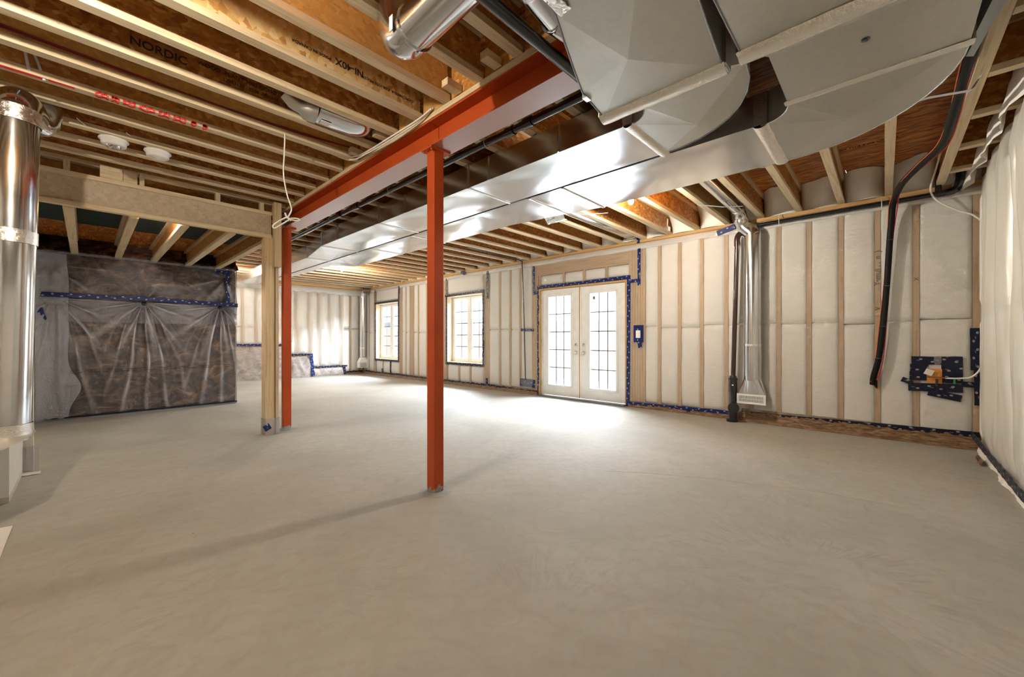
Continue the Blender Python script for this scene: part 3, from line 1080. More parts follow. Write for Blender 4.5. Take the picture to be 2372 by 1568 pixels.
# ------------------------------------------------------------------ doors
door = setting('door_1', 'pair of white glazed patio doors with fifteen-light grilles', (6.14, 4.05, 0))
DY = [(3.145, 4.035), (4.055, 4.945)]
fb = MB()
fb.box(6.10, 6.27, 3.105, 3.14, 0, 2.095).box(6.10, 6.27, 4.95, 4.985, 0, 2.095).box(6.10, 6.27, 3.14, 4.95, 2.065, 2.095)
fb.build('door_frame', 'stud_z', door)
MB().box(6.125, 6.14, 4.036, 4.054, .03, 2.06).build('astragal', 'stud_z', door)
MB().box(6.02, 6.27, 3.12, 4.97, .0, .022).build('threshold', 'dark_metal', door)
for li, (a, b) in enumerate(DY):
    leaf = MB()
    ga, gb, gz0, gz1 = (a + .17, b - .20, .23, 1.925) if li == 0 else (a + .18, b - .18, .23, 1.925)
    leaf.box(6.14, 6.185, a, ga, .03, 2.06).box(6.14, 6.185, gb, b, .03, 2.06)
    leaf.box(6.14, 6.185, ga, gb, .03, gz0).box(6.14, 6.185, ga, gb, gz1, 2.06)
    lo = leaf.build('door_leaf', 'white_paint', door)
    fr_ = MB()
    w_ = .028
    fr_.box(6.124, 6.142, ga - w_, ga + .006, gz0 - w_, gz1 + w_).box(6.124, 6.142, gb - .006, gb + w_, gz0 - w_, gz1 + w_)
    fr_.box(6.124, 6.142, ga, gb, gz0 - w_, gz0 + .006).box(6.124, 6.142, ga, gb, gz1 - .006, gz1 + w_)
    fr_.build('glazing_bead', 'white_paint', lo)
    MB().box(6.158, 6.163, ga, gb, gz0, gz1).build('glass_pane', 'glass', lo)
    for i in (1, 2):
        y = ga + (gb - ga) * i / 3
        MB().box(6.150, 6.158, y - .009, y + .009, gz0, gz1).build('muntin', 'grille_grey', lo)
    for i in (1, 2, 3, 4):
        z = gz0 + (gz1 - gz0) * i / 5
        MB().box(6.150, 6.158, ga, gb, z - .009, z + .009).build('muntin', 'grille_grey', lo)
    ky = 3.965 if li == 0 else 4.13
    MB().lathe((6.14, ky, 1.005), [(0.0001, -.022), (.016, -.022), (.026, -.014), (.028, 0)], 20, 0, 'x').box(6.108, 6.12, ky - .004, ky + .004, .993, 1.017).build('deadbolt', 'chrome', lo)
    MB().lathe((6.14, ky, .86), [(0.0001, -.066), (.018, -.065), (.027, -.052), (.026, -.040), (.013, -.03), (.013, -.012), (.031, -.008), (.032, 0)], 24, 0, 'x').build('door_knob', 'chrome', lo)
    hy = a + .004 if li == 0 else b - .004
    for z in (.25, 1.05, 1.85):
        MB().tube([(6.135, hy, z - .05), (6.135, hy, z + .05)], .007, 8).build('hinge', 'chrome', lo)
MB().box(6.148, 6.152, 3.735, 3.785, 1.81, 1.87).build('glass_sticker', 'grille_grey', door)


# ------------------------------------------------------------------ windows
def window(idx, W, label):
    y0, y1, z0, z1 = W
    wo_ = setting('window_%d' % idx, label, (6.2, (y0 + y1) / 2, z0))
    t_ = .02
    MB().box(6.115, 6.29, y0, y0 + t_, z0, z1).build('jamb_board', 'wood_z', wo_)
    MB().box(6.115, 6.29, y1 - t_, y1, z0, z1).build('jamb_board', 'wood_z', wo_)
    MB().box(6.115, 6.29, y0 + t_, y1 - t_, z1 - t_, z1).build('head_board', 'wood_y', wo_)
    MB().box(6.115, 6.29, y0 + t_, y1 - t_, z0, z0 + t_).build('sill_board', 'wood_y', wo_)
    a, b, c_, d_ = y0 + t_, y1 - t_, z0 + t_, z1 - t_
    f = .045
    m = (a + b) / 2
    fm = MB()
    fm.box(6.27, 6.36, a, a + f, c_, d_).box(6.27, 6.36, b - f, b, c_, d_).box(6.27, 6.36, a + f, b - f, c_, c_ + f).box(6.27, 6.36, a + f, b - f, d_ - f, d_)
    fm.box(6.27, 6.36, m - .035, m + .035, c_ + f, d_ - f)
    fm.build('window_frame', 'white_plastic', wo_)
    for (p, q) in ((a + f, m - .035), (m + .035, b - f)):
        s_ = .045
        r0, r1, s0, s1 = p, q, c_ + f, d_ - f
        sm = MB()
        sm.box(6.285, 6.335, r0, r0 + s_, s0, s1).box(6.285, 6.335, r1 - s_, r1, s0, s1).box(6.285, 6.335, r0 + s_, r1 - s_, s0, s0 + s_).box(6.285, 6.335, r0 + s_, r1 - s_, s1 - s_, s1)
        so = sm.build('sash', 'white_plastic', wo_)
        g0, g1, h0, h1 = r0 + s_, r1 - s_, s0 + s_, s1 - s_
        MB().box(6.308, 6.313, g0, g1, h0, h1).build('glass_pane', 'glass', so)
        y = (g0 + g1) / 2
        MB().box(6.302, 6.308, y - .010, y + .010, h0, h1).build('muntin', 'grille_grey', so)
        for i in (1, 2, 3, 4):
            z = h0 + (h1 - h0) * i / 5
            MB().box(6.302, 6.308, g0, g1, z - .010, z + .010).build('muntin', 'grille_grey', so)
    return wo_


window(1, W1, 'far casement window with white frame and grilles')
window(2, W2, 'nearer casement window with white frame and grilles beside the doors')

# ------------------------------------------------------------------ far wall y = 12.3
Bk = Frame('B', 12.3)
wb_ = setting('wall_back', 'far insulated stud wall with puffed white film over stepped brown insulation', (4, 12.4, 0))
MB().box(1.6, 6.4, 12.46, 12.56, 0, 3.0).build('sheathing', 'stucco', wb_)
fs_ = [2.2, 2.48, 2.80, 3.11, 3.45, 3.76, 4.10, 4.44, 4.715, 5.03, 5.37, 5.69, 6.015]


def step_h(u):
    return .95 if u < 3.9 else (.66 if u < 4.50 else (.28 if u < 5.49 else .06))


for u in fs_:
    stud(Bk, u, step_h(u), 2.55, wb_, .05 if u != 4.44 else .09)
for a, b in zip([1.8] + fs_, fs_ + [6.12]):
    z0 = step_h((a + b) / 2)
    am = .060 if a > 3.9 and b < 6.0 else .02
    pillow(Bk, a + .022, b - .022, z0 + .02, 1.42, am, wb_, nv=10, edge=.04)
    pillow(Bk, a + .022, b - .022, 1.43, 2.50, am, wb_, nv=10, edge=.04)
MB().box(1.8, 6.26, 12.3, 12.44, 2.60, 2.71).build('top_plate', 'stud_x', wb_)
MB().box(1.8, 6.26, 12.26, 12.44, .0, .04).build('bottom_plate', 'stud_x', wb_)
film_panel(Bk, wb_, 1.9, 4.0, .96, 2.56, .035, fs_, 'film_far', .01, .008, 11)
film_panel(Bk, wb_, 4.0, 4.55, .67, 2.56, .07, fs_, 'film_far', .01, .012, 12)
film_panel(Bk, wb_, 4.55, 5.45, .29, 2.56, .07, fs_, 'film_far', .01, .010, 13)
film_panel(Bk, wb_, 5.45, 6.1, .06, 2.56, .03, fs_, 'film', .01, .008, 14)
band(Bk, 1.9, 6.08, 2.46, 2.66, .05, wb_, seed=5)
MB().box(1.9, 6.1, 12.20, 12.29, 2.665, 2.705).build('ledger', 'stud_x', wb_)


def brown_block(u0, u1, h, amp, seed):
    def f(a, b):
        u, v = u0 + a * (u1 - u0), h * b
        e = min(1, a * (u1 - u0) / .05, (1 - a) * (u1 - u0) / .05) if u0 > 2.5 else min(1, (1 - a) * (u1 - u0) / .05)
        n_ = .06 + amp * math.sin(PI * min(1, b * .9 + .08)) ** .5 * max(.0, e) ** .5 + .012 * noise.noise((u * 6, v * 4, seed)) - .06 * b ** 8
        n_ += .010 * math.sin((u * 26 + v * 14) + 3 * noise.noise((u * 2, v * 2, seed))) * math.sin(PI * b)
        return Bk.p(u, v, n_)

    def g(a, b):
        p_ = f(a, b)
        return (p_[0], p_[1] + .012, p_[2])
    MB().grid(g, int((u1 - u0) / .05), 18).build('foundation_batt', 'brown_batt_pale', wb_)
    MB().grid(f, int((u1 - u0) / .04), 22).build('vapor_barrier', 'film_brown_far', wb_)


t = NT('tan_fibre_insulation')
n = t.noise(t.coords((1, 1, 1.4)), 4, 5, .65, 1.2)
c = t.ramp(n, [(.32, (.16, .11, .085)), (.5, (.30, .22, .17)), (.68, (.48, .37, .28))])
M['brown_batt_pale'] = t.done(t.pbr(c, .9, 0, None, .1))
M['film_brown_far'] = film_mat('film_over_tan_batts', .22, (.75, .72, .72), (6, 6, 3), .7, .2, .7)
brown_block(1.9, 3.92, .93, .05, 21)
brown_block(3.92, 4.50, .65, .05, 22)
brown_block(4.50, 5.48, .27, .05, 23)
foot(Bk, 5.48, 6.08, wb_, .07, .09, seed=31)
tape_strip(Bk, [(1.95, .96), (3.90, .945)], .05, wb_, 'tape', .07)
tape_strip(Bk, [(3.85, .66), (4.50, .655)], .05, wb_, 'tape_dark', .085)
tape_strip(Bk, [(4.47, .68), (4.49, .45), (4.53, .02)], .08, wb_, 'tape', .11, wob=.02)
tape_strip(Bk, [(4.50, .27), (5.55, .275)], .05, wb_, 'tape_dark', .085)
tape_strip(Bk, [(5.46, .28), (5.47, .02)], .08, wb_, 'tape_dark', .10, wob=.02)
tape_strip(Bk, [(5.46, .06), (5.8, .08), (6.08, .08)], .05, wb_, 'tape_dark', .03, wob=.02)

# side wall of the far part, hidden from the camera but closing the room
ws = setting('wall_side', 'insulated partition closing the far room behind the brown foundation wall', (1.7, 10, 0))
MB().box(1.60, 1.74, 8.42, 12.46, 0, 3.0).build('wall_panel', 'white_batt', ws)

# ------------------------------------------------------------------ brown foundation wall y = 8.25
F = Frame('B', 8.25)
wf = setting('wall_foundation', 'foundation wall of brown insulation under wrinkled clear film with black pins and blue tape', (.7, 8.35, 0))
MB().box(-.62, 1.74, 8.34, 8.50, 0, 2.62).build('foundation_core', 'curb', wf)
pins = [(-.285, 1.665), (.60, 1.67), (1.55, 1.665)]
pins2 = [(-.33, 2.11), (1.62, 2.14)]
UL, UR, VT = -.46, 1.78, 2.29


CR = [0.0]


def wave_h(u, v):
    CR[0] = 0.0
    h = .055
    h -= .05 * max(0, 1 - (v - 0) / .05) * 0
    # vertical bowing between the bands
    h += .035 * math.sin(PI * min(1, max(0, v / 1.66))) if v < 1.66 else .03 * math.sin(PI * (v - 1.66) / .63)
    for i, (pu, pv) in enumerate(pins + pins2):
        du, dv = u - pu, v - pv
        r = math.hypot(du, dv)
        up = dv > 0
        big = i < 3
        h -= (.055 if big else .035) * math.exp(-(r / (.16 if big else .10)) ** 2)
        if r > .012:
            th = math.atan2(du, -dv)
            A = (.026 if (big and not up) else .012) * min(1, r / .10) * math.exp(-(r / (.62 if not up else .3)) ** 2)
            rg_ = (.5 + .5 * math.sin(th * (13 if big else 9) + 2.2 * noise.noise((th * 2, pu * 7, i)))) ** 2.5
            h += A * (2 * rg_ - .7) * math.exp(-abs(th) * .3)
            CR[0] += rg_ ** 3 * A / .026 * math.exp(-abs(th) * .2)
    # drapes hanging from the pins: folds that spread as they fall
    if v < 1.6:
        k = (1.66 - v)
        best = min(pins, key=lambda p_: abs(u - p_[0]))
        du = u - best[0]
        s_ = du / (.05 + .42 * k ** .7)
        bow = .35 * k * (1 - k / 1.7)
        A = .022 * math.exp(-(s_) ** 2 * .8) * min(1, k / .25) * (1 - .45 * k / 1.6)
        rg_ = (.5 + .5 * math.sin(s_ * 15 + 3 * bow + 3.0 * noise.noise((best[0] * 3, v * 1.2, 4)) + 1.5 * noise.noise((u * 3, v, 8)))) ** 2.5
        h += A * (2 * rg_ - .7)
        CR[0] += rg_ ** 4 * A / .022 * (.6 + .8 * noise.noise((u * 4, v * 3, 12)))
    h += .010 * noise.noise((u * 5, v * 3, 2)) + .005 * noise.noise((u * 15, v * 8, 7))
    if v < .05:
        h -= .03 * (1 - v / .05)
    return h


def fw(off, lo=0):
    def f(a, b):
        u, v = UL + a * (UR - UL), b * VT
        return F.p(u, v, wave_h(u, v) - off)
    return f


MB().grid(lambda a, b: F.p(UL + a * (UR - UL - .02), .02 + b * (VT - .03), wave_h(UL + a * (UR - UL), b * VT) * .9 - .02), 70, 70).build('foundation_batt', 'brown_batt', wf)
def add_crease(o):
    at = o.data.attributes.new('crease', 'FLOAT', 'POINT')
    vals = []
    for vt in o.data.vertices:
        wave_h(vt.co.x, vt.co.z)
        vals.append(max(0.0, min(1.2, CR[0])))
    at.data.foreach_set('value', vals)


add_crease(MB().grid(fw(0), 240, 240).build('vapor_barrier', 'film_dark', wf))
# overlap band and the pale strip of film at the left corner
MB().grid(lambda a, b: F.p(UL + a * (UR - UL), 1.35 + b * .31, wave_h(UL + a * (UR - UL), 1.35 + b * .31) + .006), 200, 36).build('film_overlap', 'film_milky', wf)
add_crease(wf.children[-1])


def lstrip(a, b):
    v = b * 2.27
    edge = -.17 + .03 * noise.noise((v * 2, 3, 1)) + (.12 * math.exp(-((v - .45) / .22) ** 2))
    u = -.46 + a * (edge + .46)
    return F.p(u, v, wave_h(u, v) + .012 + .05 * (1 - a) + .012 * noise.noise((u * 14, v * 5, 9)))


M['film_corner'] = film_mat('pale_film_corner', .66, (.50, .50, .56), (8, 8, 3), .4, .18, .8)
MB().grid(lstrip, 16, 90).build('film_overlap', 'film_corner', wf)
# right-hand return of the wrapped wall end
MB().grid(lambda a, b: (1.78 + .02 * noise.noise((a * 3, b * 9, 1)), 8.20 + a * .22, b * 2.35), 4, 40).build('vapor_barrier', 'film_corner', wf)
tp = lambda u: 1.715 + .012 * math.sin(u * 2)
tape_strip(Frame('B', 8.25), [(-.46, 1.71), (.05, 1.715), (.6, 1.722), (1.2, 1.705), (1.79, 1.69)], .062, wf, 'tape', .088)
tape_strip(F, [(1.64, 2.30), (1.645, 1.72)], .06, wf, 'tape', .085)
tape_strip(F, [(1.47, 2.245), (1.68, 2.285), (1.79, 2.33)], .06, wf, 'tape', .09)
tape_strip(F, [(-.44, 1.52), (-.40, 1.36)], .09, wf, 'tape', .11)
for (pu, pv) in pins + pins2:
    h = wave_h(pu, pv)
    MB().lathe(F.p(pu, pv - .02, h + .012), [(.0001, -.016), (.014, -.014), (.028, -.006), (.030, 0), (.006, .004), (.004, .05)], 18, 0, 'y').build('insulation_pin', 'black_pipe', wf)
MB().box(-.46, 1.76, 8.19, 8.26, 0, .035).build('curb', 'curb', wf)
MB().box(-.46, 1.78, 8.165, 8.20, .03, .045).build('seam_tape', 'tape_dark', wf)
# printed lines on the film
for v, l_ in ((.672, .9), (.645, 1)):
    lm = MB()
    u = -.15
    rr = random.Random(int(v * 1000))
    while u < 1.7:
        L_ = rr.uniform(.08, .22)
        hh = max(wave_h(u, v), wave_h(u + L_, v), wave_h(u + L_ / 2, v)) + .004
        y = 8.25 - hh
        lm.box(u, u + L_, y - .001, y, v, v + .006)
        u += L_ + rr.uniform(.05, .14)
    lm.build('printed_line', 'ink', wf)
# brown rim insulation tufts above that wall
bx = [-.51, -.11, .315, .70, 1.11, 1.50]
for a, b in zip([-.62] + bx, bx + [1.78]):
    if b - a < .12:
        continue

    def tuft(p, q, a=a, b=b, sd=random.random() * 30):
        u = a + (b - a) * p
        z = 2.29 + .24 * q
        return (u, 8.30 - .16 * (1 - q) * math.sin(PI * min(1, q * 1.5 + .25)) * (.8 + .5 * noise.noise((u * 9, z * 5, sd))) - .04, z + .02 * noise.noise((u * 12, 2, sd)))
    MB().grid(tuft, 10, 8).build('rim_batt', 'brown_batt', wf)
MB().grid(lambda a, b: (-.46 + a * 2.2, 8.16 - .05 * math.sin(PI * b) + .02 * noise.noise((a * 30, b * 3, 5)), 2.268 + .05 * b + .012 * noise.noise((a * 40, b, 8))), 90, 5).build('film_fringe', 'film_milky', wf)

# ------------------------------------------------------------------ low ceiling of the back room (joists run away from the camera)
lowc = setting('ceiling_low', 'lower joisted ceiling beyond the strand board header', (.5, 6.8, 2.29))
ZL, HL = 2.285, .241


def ijoist_low(L):
    web = MB().box(-.005, .005, 0, L, .03, HL - .03)
    bf = MB().box(-.035, .035, 0, L, 0, .038)
    tf = MB().box(-.035, .035, 0, L, HL - .038, HL)
    return (web.mesh('floor_joist', 'osb_web'), bf.mesh('bottom_flange', 'wood_y'), tf.mesh('top_flange', 'wood_y'))


lm_ = ijoist_low(8.30 - 5.31)
for x in bx:
    joist(lm_, (x, 5.31, ZL), lowc)
for (y0, y1, m) in ((5.31, 7.17, 'osb_green'), (7.174, 8.40, 'osb_deck')):
    MB().box(-.95, 1.76, y0, y1, ZL + HL, ZL + HL + .018).build('subfloor_panel', m, lowc)

# ------------------------------------------------------------------ near right-hand wall y = -.72
Nf = Frame('N', -.72)
wn_ = setting('wall_near', 'side wall at the right edge with heavy folds of white vapour film', (4, -.85, 0))
MB().box(-2.75, 6.26, -.95, -.86, 0, 3.0).build('sheathing', 'stucco', wn_)
nst = [6.08 - .4 * i for i in range(22)]
for u in nst[:10]:
    stud(Nf, u, .04, 2.60, wn_, .046, d=.13, n=-.01)
for a, b in zip(nst[1:10], nst[:9]):
    pillow(Nf, a + .02, b - .02, .08, 1.38, .045, wn_, nv=10)
    pillow(Nf, a + .02, b - .02, 1.39, 2.58, .045, wn_, nv=10)
MB().box(-2.7, 2.4, -.85, -.75, .0, 2.60).build('insulation_batt', 'white_batt', wn_)
MB().box(-2.7, 6.12, -.85, -.73, 2.60, 2.71).build('top_plate', 'stud_x', wn_)


def nfold(a, b):
    u, v = 1.6 + a * 4.5, .05 + b * 2.60
    h = .02 + .085 * abs(math.sin((u * 7.8) + .8 * noise.noise((u * 2, v * .6, 3)))) ** .7
    h += .040 * noise.noise((u * 6, v * .8, 3)) + .005 * noise.noise((u * 12, v * 4, 6))
    h *= min(1, .35 + 2.2 * min(v - .0, 2.7 - v))
    h += .03 * max(0, (v - 2.35)) * 3
    h = .012 + (h - .012) * max(.05, min(1, (6.12 - u) / .9))
    return Nf.p(u, v, h)


M['film_near'] = film_mat('folded_white_film', .42, (.86, .85, .80), (2, 2, 2), .5, .22, .05)
MB().grid(nfold, 170, 60).build('vapor_barrier', 'film_near', wn_)
foot(Nf, 2.0, 6.08, wn_, .13, .05, 'white_batt', seed=41)
tape_strip(Nf, [(6.08, .16), (5.6, .15), (5.0, .135), (4.2, .12), (3.0, .12)], .055, wn_, 'tape_dark', .085, wob=.01)
MB().grid(lambda a, b: (5.35 + .22 * a, -.72 + .10 + .03 * noise.noise((a * 9, b * 7, 1)), .0 + .06 * b), 8, 4).build('bottom_flap', 'brown_wrap', wn_)


# rim bulges above
def nrim(a, b):
    u, v = 2.0 + a * 4.1, 2.60 + b * .41
    q = ((u - .0) / .64) % 1
    h = .02 + (.10 * (1 - b) ** .8 + .03) * (.4 + .6 * math.sin(PI * q) ** .5) + .02 * noise.noise((u * 8, v * 8, 2))
    return Nf.p(u, v, h)


MB().grid(nrim, 90, 8).build('rim_batt', 'white_batt', wn_)

# ------------------------------------------------------------------ left side: partition at x = -.36, mechanical area walls
wl = setting('wall_left', 'unfinished wall closing the mechanical area at the left', (-2.7, 2, 0))
MB().box(-2.75, -2.62, -.95, 5.4, 0, 3.0).build('wall_panel', 'white_batt', wl)
MB().box(-2.62, -.62, 5.32, 5.44, 0, 2.29).build('wall_panel', 'white_batt', wl)
MB().box(-.62, -.50, 5.44, 8.34, 0, 2.29).build('wall_panel', 'white_batt', wl)
wp = setting('wall_partition', 'short pale stud partition at the left beside the round duct', (-.4, 4.8, 0))
MB().box(-.40, -.325, 5.21, 5.30, 0.0, 2.29).build('stud', 'white_plastic_stud', wp) if False else None
M['white_stud'] = wood_mat('whitewashed_stud', 'z', (.66, .62, .54), (.5, .44, .36))
MB().box(-.44, -.305, 5.22, 5.31, 0.0, 2.295).build('stud', 'white_stud', wp)
MB().box(-.50, -.36, 4.36, 5.22, 0.0, .04).build('bottom_plate', 'white_stud', wp)
MB().box(-.50, -.36, 4.36, 5.22, .04, 1.02).build('wall_panel', 'white_paint', wp)


def sack(a, b):
    return (-.44 + .17 * a + .012 * noise.noise((a * 9, b * 8, 1)), 5.205 - .02 * (1 - b) - .012 * noise.noise((a * 7, b * 9, 3)), .0 + .22 * b)


MB().grid(sack, 8, 8).build('poly_wrap', 'film_milky', wp)
MB().grid(lambda a, b: (-.43 + .17 * a, 5.20 - .10 * b - .03 * noise.noise((a * 4, b * 3, 1)), .004 + .012 * abs(noise.noise((a * 9, b * 6, 5)))), 12, 8).build('poly_wrap', 'paper', wp)

# ------------------------------------------------------------------ header over the opening and its posts
hd = thing('opening_header', 'dusty strand board header beam spanning the opening at left', 'beam', (.6, 5.27, 2.295))
MB().box(-.95, 1.485, 5.265, 5.275, 2.33, 2.562).build('web', 'osb_pale', hd)
MB().box(-.95, 1.485, 5.238, 5.302, 2.295, 2.333).build('bottom_flange', 'wood_x', hd)
MB().box(-.95, 1.485, 5.238, 5.302, 2.559, 2.597).build('top_flange', 'wood_x', hd)
bl = thing('packing_block', 'stack of pale wood blocks packed between header and joist', 'block', (.22, 5.27, 2.597))
for i in range(3):
    MB().box(.085, .235, 5.235, 5.30, 2.598 + .037 * i, 2.634 + .037 * i).build('wood_block', 'wood_x', bl)
MB().box(.238, .335, 5.236, 5.30, 2.598, 2.709).build('wood_block', 'wood_x', bl)
MB().box(.350, .385, 5.240, 5.30, 2.598, 2.709).build('wood_block', 'wood_z', bl)
for i, (x, lab) in enumerate(((-.12, 'small upright wood block on the header near the round duct'), (.98, 'small upright wood block on the header, midway to the post'),
                              (1.40, 'small upright wood block on the header beside the post'))):
    single(MB().box(x - .02, x + .02, 5.30, 5.36, 2.53, 2.709).build('upright_block', 'wood_z'), lab, 'block')
bd = thing('rim_board', 'reddish rim board in the dark gap above the header', 'board', (.5, 5.6, 2.53))
MB().box(-.95, 1.7, 5.80, 5.83, 2.545, 3.01).build('board_face', 'osb_web', bd)
MB().box(-.95, 1.5, 5.75, 5.79, 2.545, 2.63).build('board_face', 'stud_x', bd)
MB().box(.38, 1.5, 5.62, 5.66, 2.63, 2.70).build('board_face', 'stud_x', bd)
po = thing('wood_post', 'built-up post of four spruce studs under the header beside the red column', 'post', (1.47, 5.3, 0))
MB().box(1.412, 1.450, 5.225, 5.365, 0, 2.295).build('post_stud', 'post', po)
MB().box(1.4515, 1.489, 5.228, 5.365, 0, 2.295).build('post_stud', 'post', po)
MB().box(1.4905, 1.510, 5.235, 5.365, 0, 2.295).build('post_stud', 'post', po)
MB().box(1.520, 1.552, 5.225, 5.365, 0, 2.70).build('post_stud', 'post', po)
MB().box(1.487, 1.560, 5.150, 5.224, 1.955, 2.700).build('nailed_block', 'post', po)


def wrapf(a, b):
    pts_ = [(1.405, 5.37), (1.405, 5.218), (1.56, 5.218), (1.56, 5.37)]
    k = min(2, int(a * 3))
    f_ = a * 3 - k
    x_ = pts_[k][0] + (pts_[k + 1][0] - pts_[k][0]) * f_
    y_ = pts_[k][1] + (pts_[k + 1][1] - pts_[k][1]) * f_
    return (x_ + .004 * noise.noise((a * 9, b * 5, 1)), y_ + .004 * noise.noise((a * 9, b * 5, 4)), .002 + .19 * b)


MB().grid(wrapf, 18, 6).build('poly_wrap', 'film_milky', po)
tape_strip(Frame('B', 5.22), [(1.413, .12), (1.445, .06)], .07, po, 'tape', .006)

# ------------------------------------------------------------------ steel beam and columns
be = thing('steel_beam', 'red primed steel I-beam crossing the ceiling on two columns', 'beam', (1.76, 2.4, 2.49))
for (a, b) in ((-.86, 2.372), (2.378, 5.50)):
    o = MB().box(1.757, 1.765, a, b, 2.502, 2.666).build('beam_web', 'red', be)
    bfm = MB().box(1.67, 1.852, a, b, 2.490, 2.502)
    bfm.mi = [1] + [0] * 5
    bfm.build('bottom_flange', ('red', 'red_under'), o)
    MB().box(1.67, 1.852, a, b, 2.663, 2.675).build('top_flange', 'red', o)
MB().box(1.662, 1.86, -.86, 5.50, 2.6755, 2.7095).build('nailing_plate', 'wood_y', be)
# web blocks sitting on the plate between joist ends
for i, (y, lab) in enumerate(((1.66, 'short wood block on the beam plate under the black pipe'), (2.02, 'wood block on the beam plate beside the pale joist'),
                              (3.34, 'splintered wood block on the beam plate near the cables'), (2.92, 'wood block at the end of the oval duct'))):
    single(MB().box(1.54, 1.655, y - .03, y + .03, 2.711, 2.755).build('squash_block', 'wood_x'), lab, 'block')
    MBx = None
for i in range(-2, 12):
    y = 1.50 + .325 * i + .16
    o = MB().box(1.662, 1.675, y - .12, y + .12, 2.7105, 3.01).build('rim_blocking', 'osb_web', ceil)
cl_data = ((1.70, 2.355, 'nearer red steel column standing in the middle of the floor'), (1.652, 5.375, 'farther red steel column beside the wooden post'))
for (cx, cy, lab) in cl_data:
    co = thing('steel_column', lab, 'column', (cx + .045, cy + .045, 0))
    sh_ = MB()
    r_ = .008
    pr = []
    for (ax_, ay_, s_) in ((r_, r_, 2), (.089 - r_, r_, 3), (.089 - r_, .089 - r_, 0), (r_, .089 - r_, 1)):
        for k in range(4):
            q = (s_ + k / 3) * PI / 2
            pr.append((cx + ax_ + r_ * math.cos(q), cy + ay_ + r_ * math.sin(q)))
    n_ = len(pr)
    vs = [(p_[0], p_[1], z) for z in (.0, 2.478) for p_ in pr]
    sh_.add(vs, [(i, (i + 1) % n_, n_ + (i + 1) % n_, n_ + i) for i in range(n_)], 0, False)
    sh_.build('shaft', 'red_col', co)
    MB().box(cx - .035, cx + .135, cy - .02, cy + .11, 2.478, 2.4895).build('cap_plate', 'red', co)
    for (bx_, by_) in ((cx - .02, cy + .0), (cx - .02, cy + .09)):
        MB().lathe((bx_, by_, 2.470), [(.0001, -.004), (.009, -.004), (.009, .008)], 6).build('bolt', 'red', co)
    MB().grid(lambda a, b: (cx + .045 + (.05 + .05 * b) * math.cos(a * 2 * PI) * 1.2, cy + .045 + (.05 + .05 * b) * math.sin(a * 2 * PI) * 1.2,
              .012 * (1 - b) ** 2 + .001), 20, 3).build('grout_collar', 'curb', co)

# ------------------------------------------------------------------ rectangular ducts


def duct_run(parent, stations, name='duct_section', mat='duct', brk=.024, sides=True):
    """stations: (xl, yl, xr, yr, zb, zt); one cross-broken sheet metal box per pair"""
    for s0, s1 in zip(stations, stations[1:]):
        mb = MB()
        a0, b0 = Vector((s0[0], s0[1], s0[4])), Vector((s0[2], s0[3], s0[4]))
        a1, b1 = Vector((s1[0], s1[1], s1[4])), Vector((s1[2], s1[3], s1[4]))
        L_, W_ = (a1 - a0).length, (b0 - a0).length
        sd = random.random() * 60

        def under(p, q):
            pt = a0.lerp(b0, p).lerp(a1.lerp(b1, p), q)
            pyr = 1 - max(abs(2 * p - 1), abs(2 * q - 1))
            e_ = min(1, 8 * min(p, 1 - p)) * min(1, 8 * min(q, 1 - q))
            return (pt.x, pt.y, pt.z - brk * pyr - e_ * .013 * noise.noise((pt.x * 3.2, pt.y * 2.2, sd)))
        mb.grid(under, 16, max(4, int(L_ * 16)) // 2 * 2)
        up = [Vector((v_.x, v_.y, s0[5] if i < 2 else s1[5])) for i, v_ in enumerate((a0, b0, b1, a1))]
        vs = [a0, b0, b1, a1] + up
        mb.add(vs, [(4, 7, 6, 5), (1, 5, 6, 2), (0, 4, 5, 1), (3, 2, 6, 7)])

        def flank(p, q):
            pt = a0.lerp(a1, p)
            e_ = min(1, 8 * min(p, 1 - p)) * min(1, 5 * min(q, 1 - q))
            zt_ = s0[5] + (s1[5] - s0[5]) * p
            return (pt.x + e_ * .010 * noise.noise((pt.y * 3.5, q * 1.4, sd + 5)), pt.y, pt.z + (zt_ - pt.z) * q)
        mb.grid(flank, max(4, int(L_ * 14)), 6)
        mb.build(name, mat, parent)


def seam(parent, p, q, zb, zt, w=.035, mat='foil', bulge=.008, name='foil_tape', sides=(True, True)):
    """taped joint across the underside from p to q (xy) and up both sides"""
    P_, Q_ = Vector((p[0], p[1], 0)), Vector((q[0], q[1], 0))
    d = (Q_ - P_).normalized()
    nrm = Vector((-d.y, d.x, 0))
    L = (Q_ - P_).length
    mb = MB()
    sd = random.random() * 40

    def f(a, b):
        ww = w * (1 + .12 * noise.noise((a * 9, b * 2, sd)))
        pt = P_ + d * (L * a) + nrm * (b - .5) * ww
        return (pt.x, pt.y, zb - .002 - bulge * math.sin(PI * b) ** .6 - .003 * abs(noise.noise((a * L * 30, b * 3, sd))))
    mb.grid(f, max(6, int(L / .03)), 6)
    for k, (pt, sg) in enumerate(((P_, -1), (Q_, 1))):
        if not sides[k]:
            continue
        mb.obox(pt + d * sg * .003 + Vector((0, 0, (zb + zt) / 2 - .004)), d * .003, nrm * (w * .45), (0, 0, (zt - zb) / 2))
    return mb.build(name, mat, parent)


def standing(parent, x, y, zb, zt):
    MB().box(x - .012, x + .0, y - .006, y + .006, zb, zt).build('standing_seam', 'duct', parent)


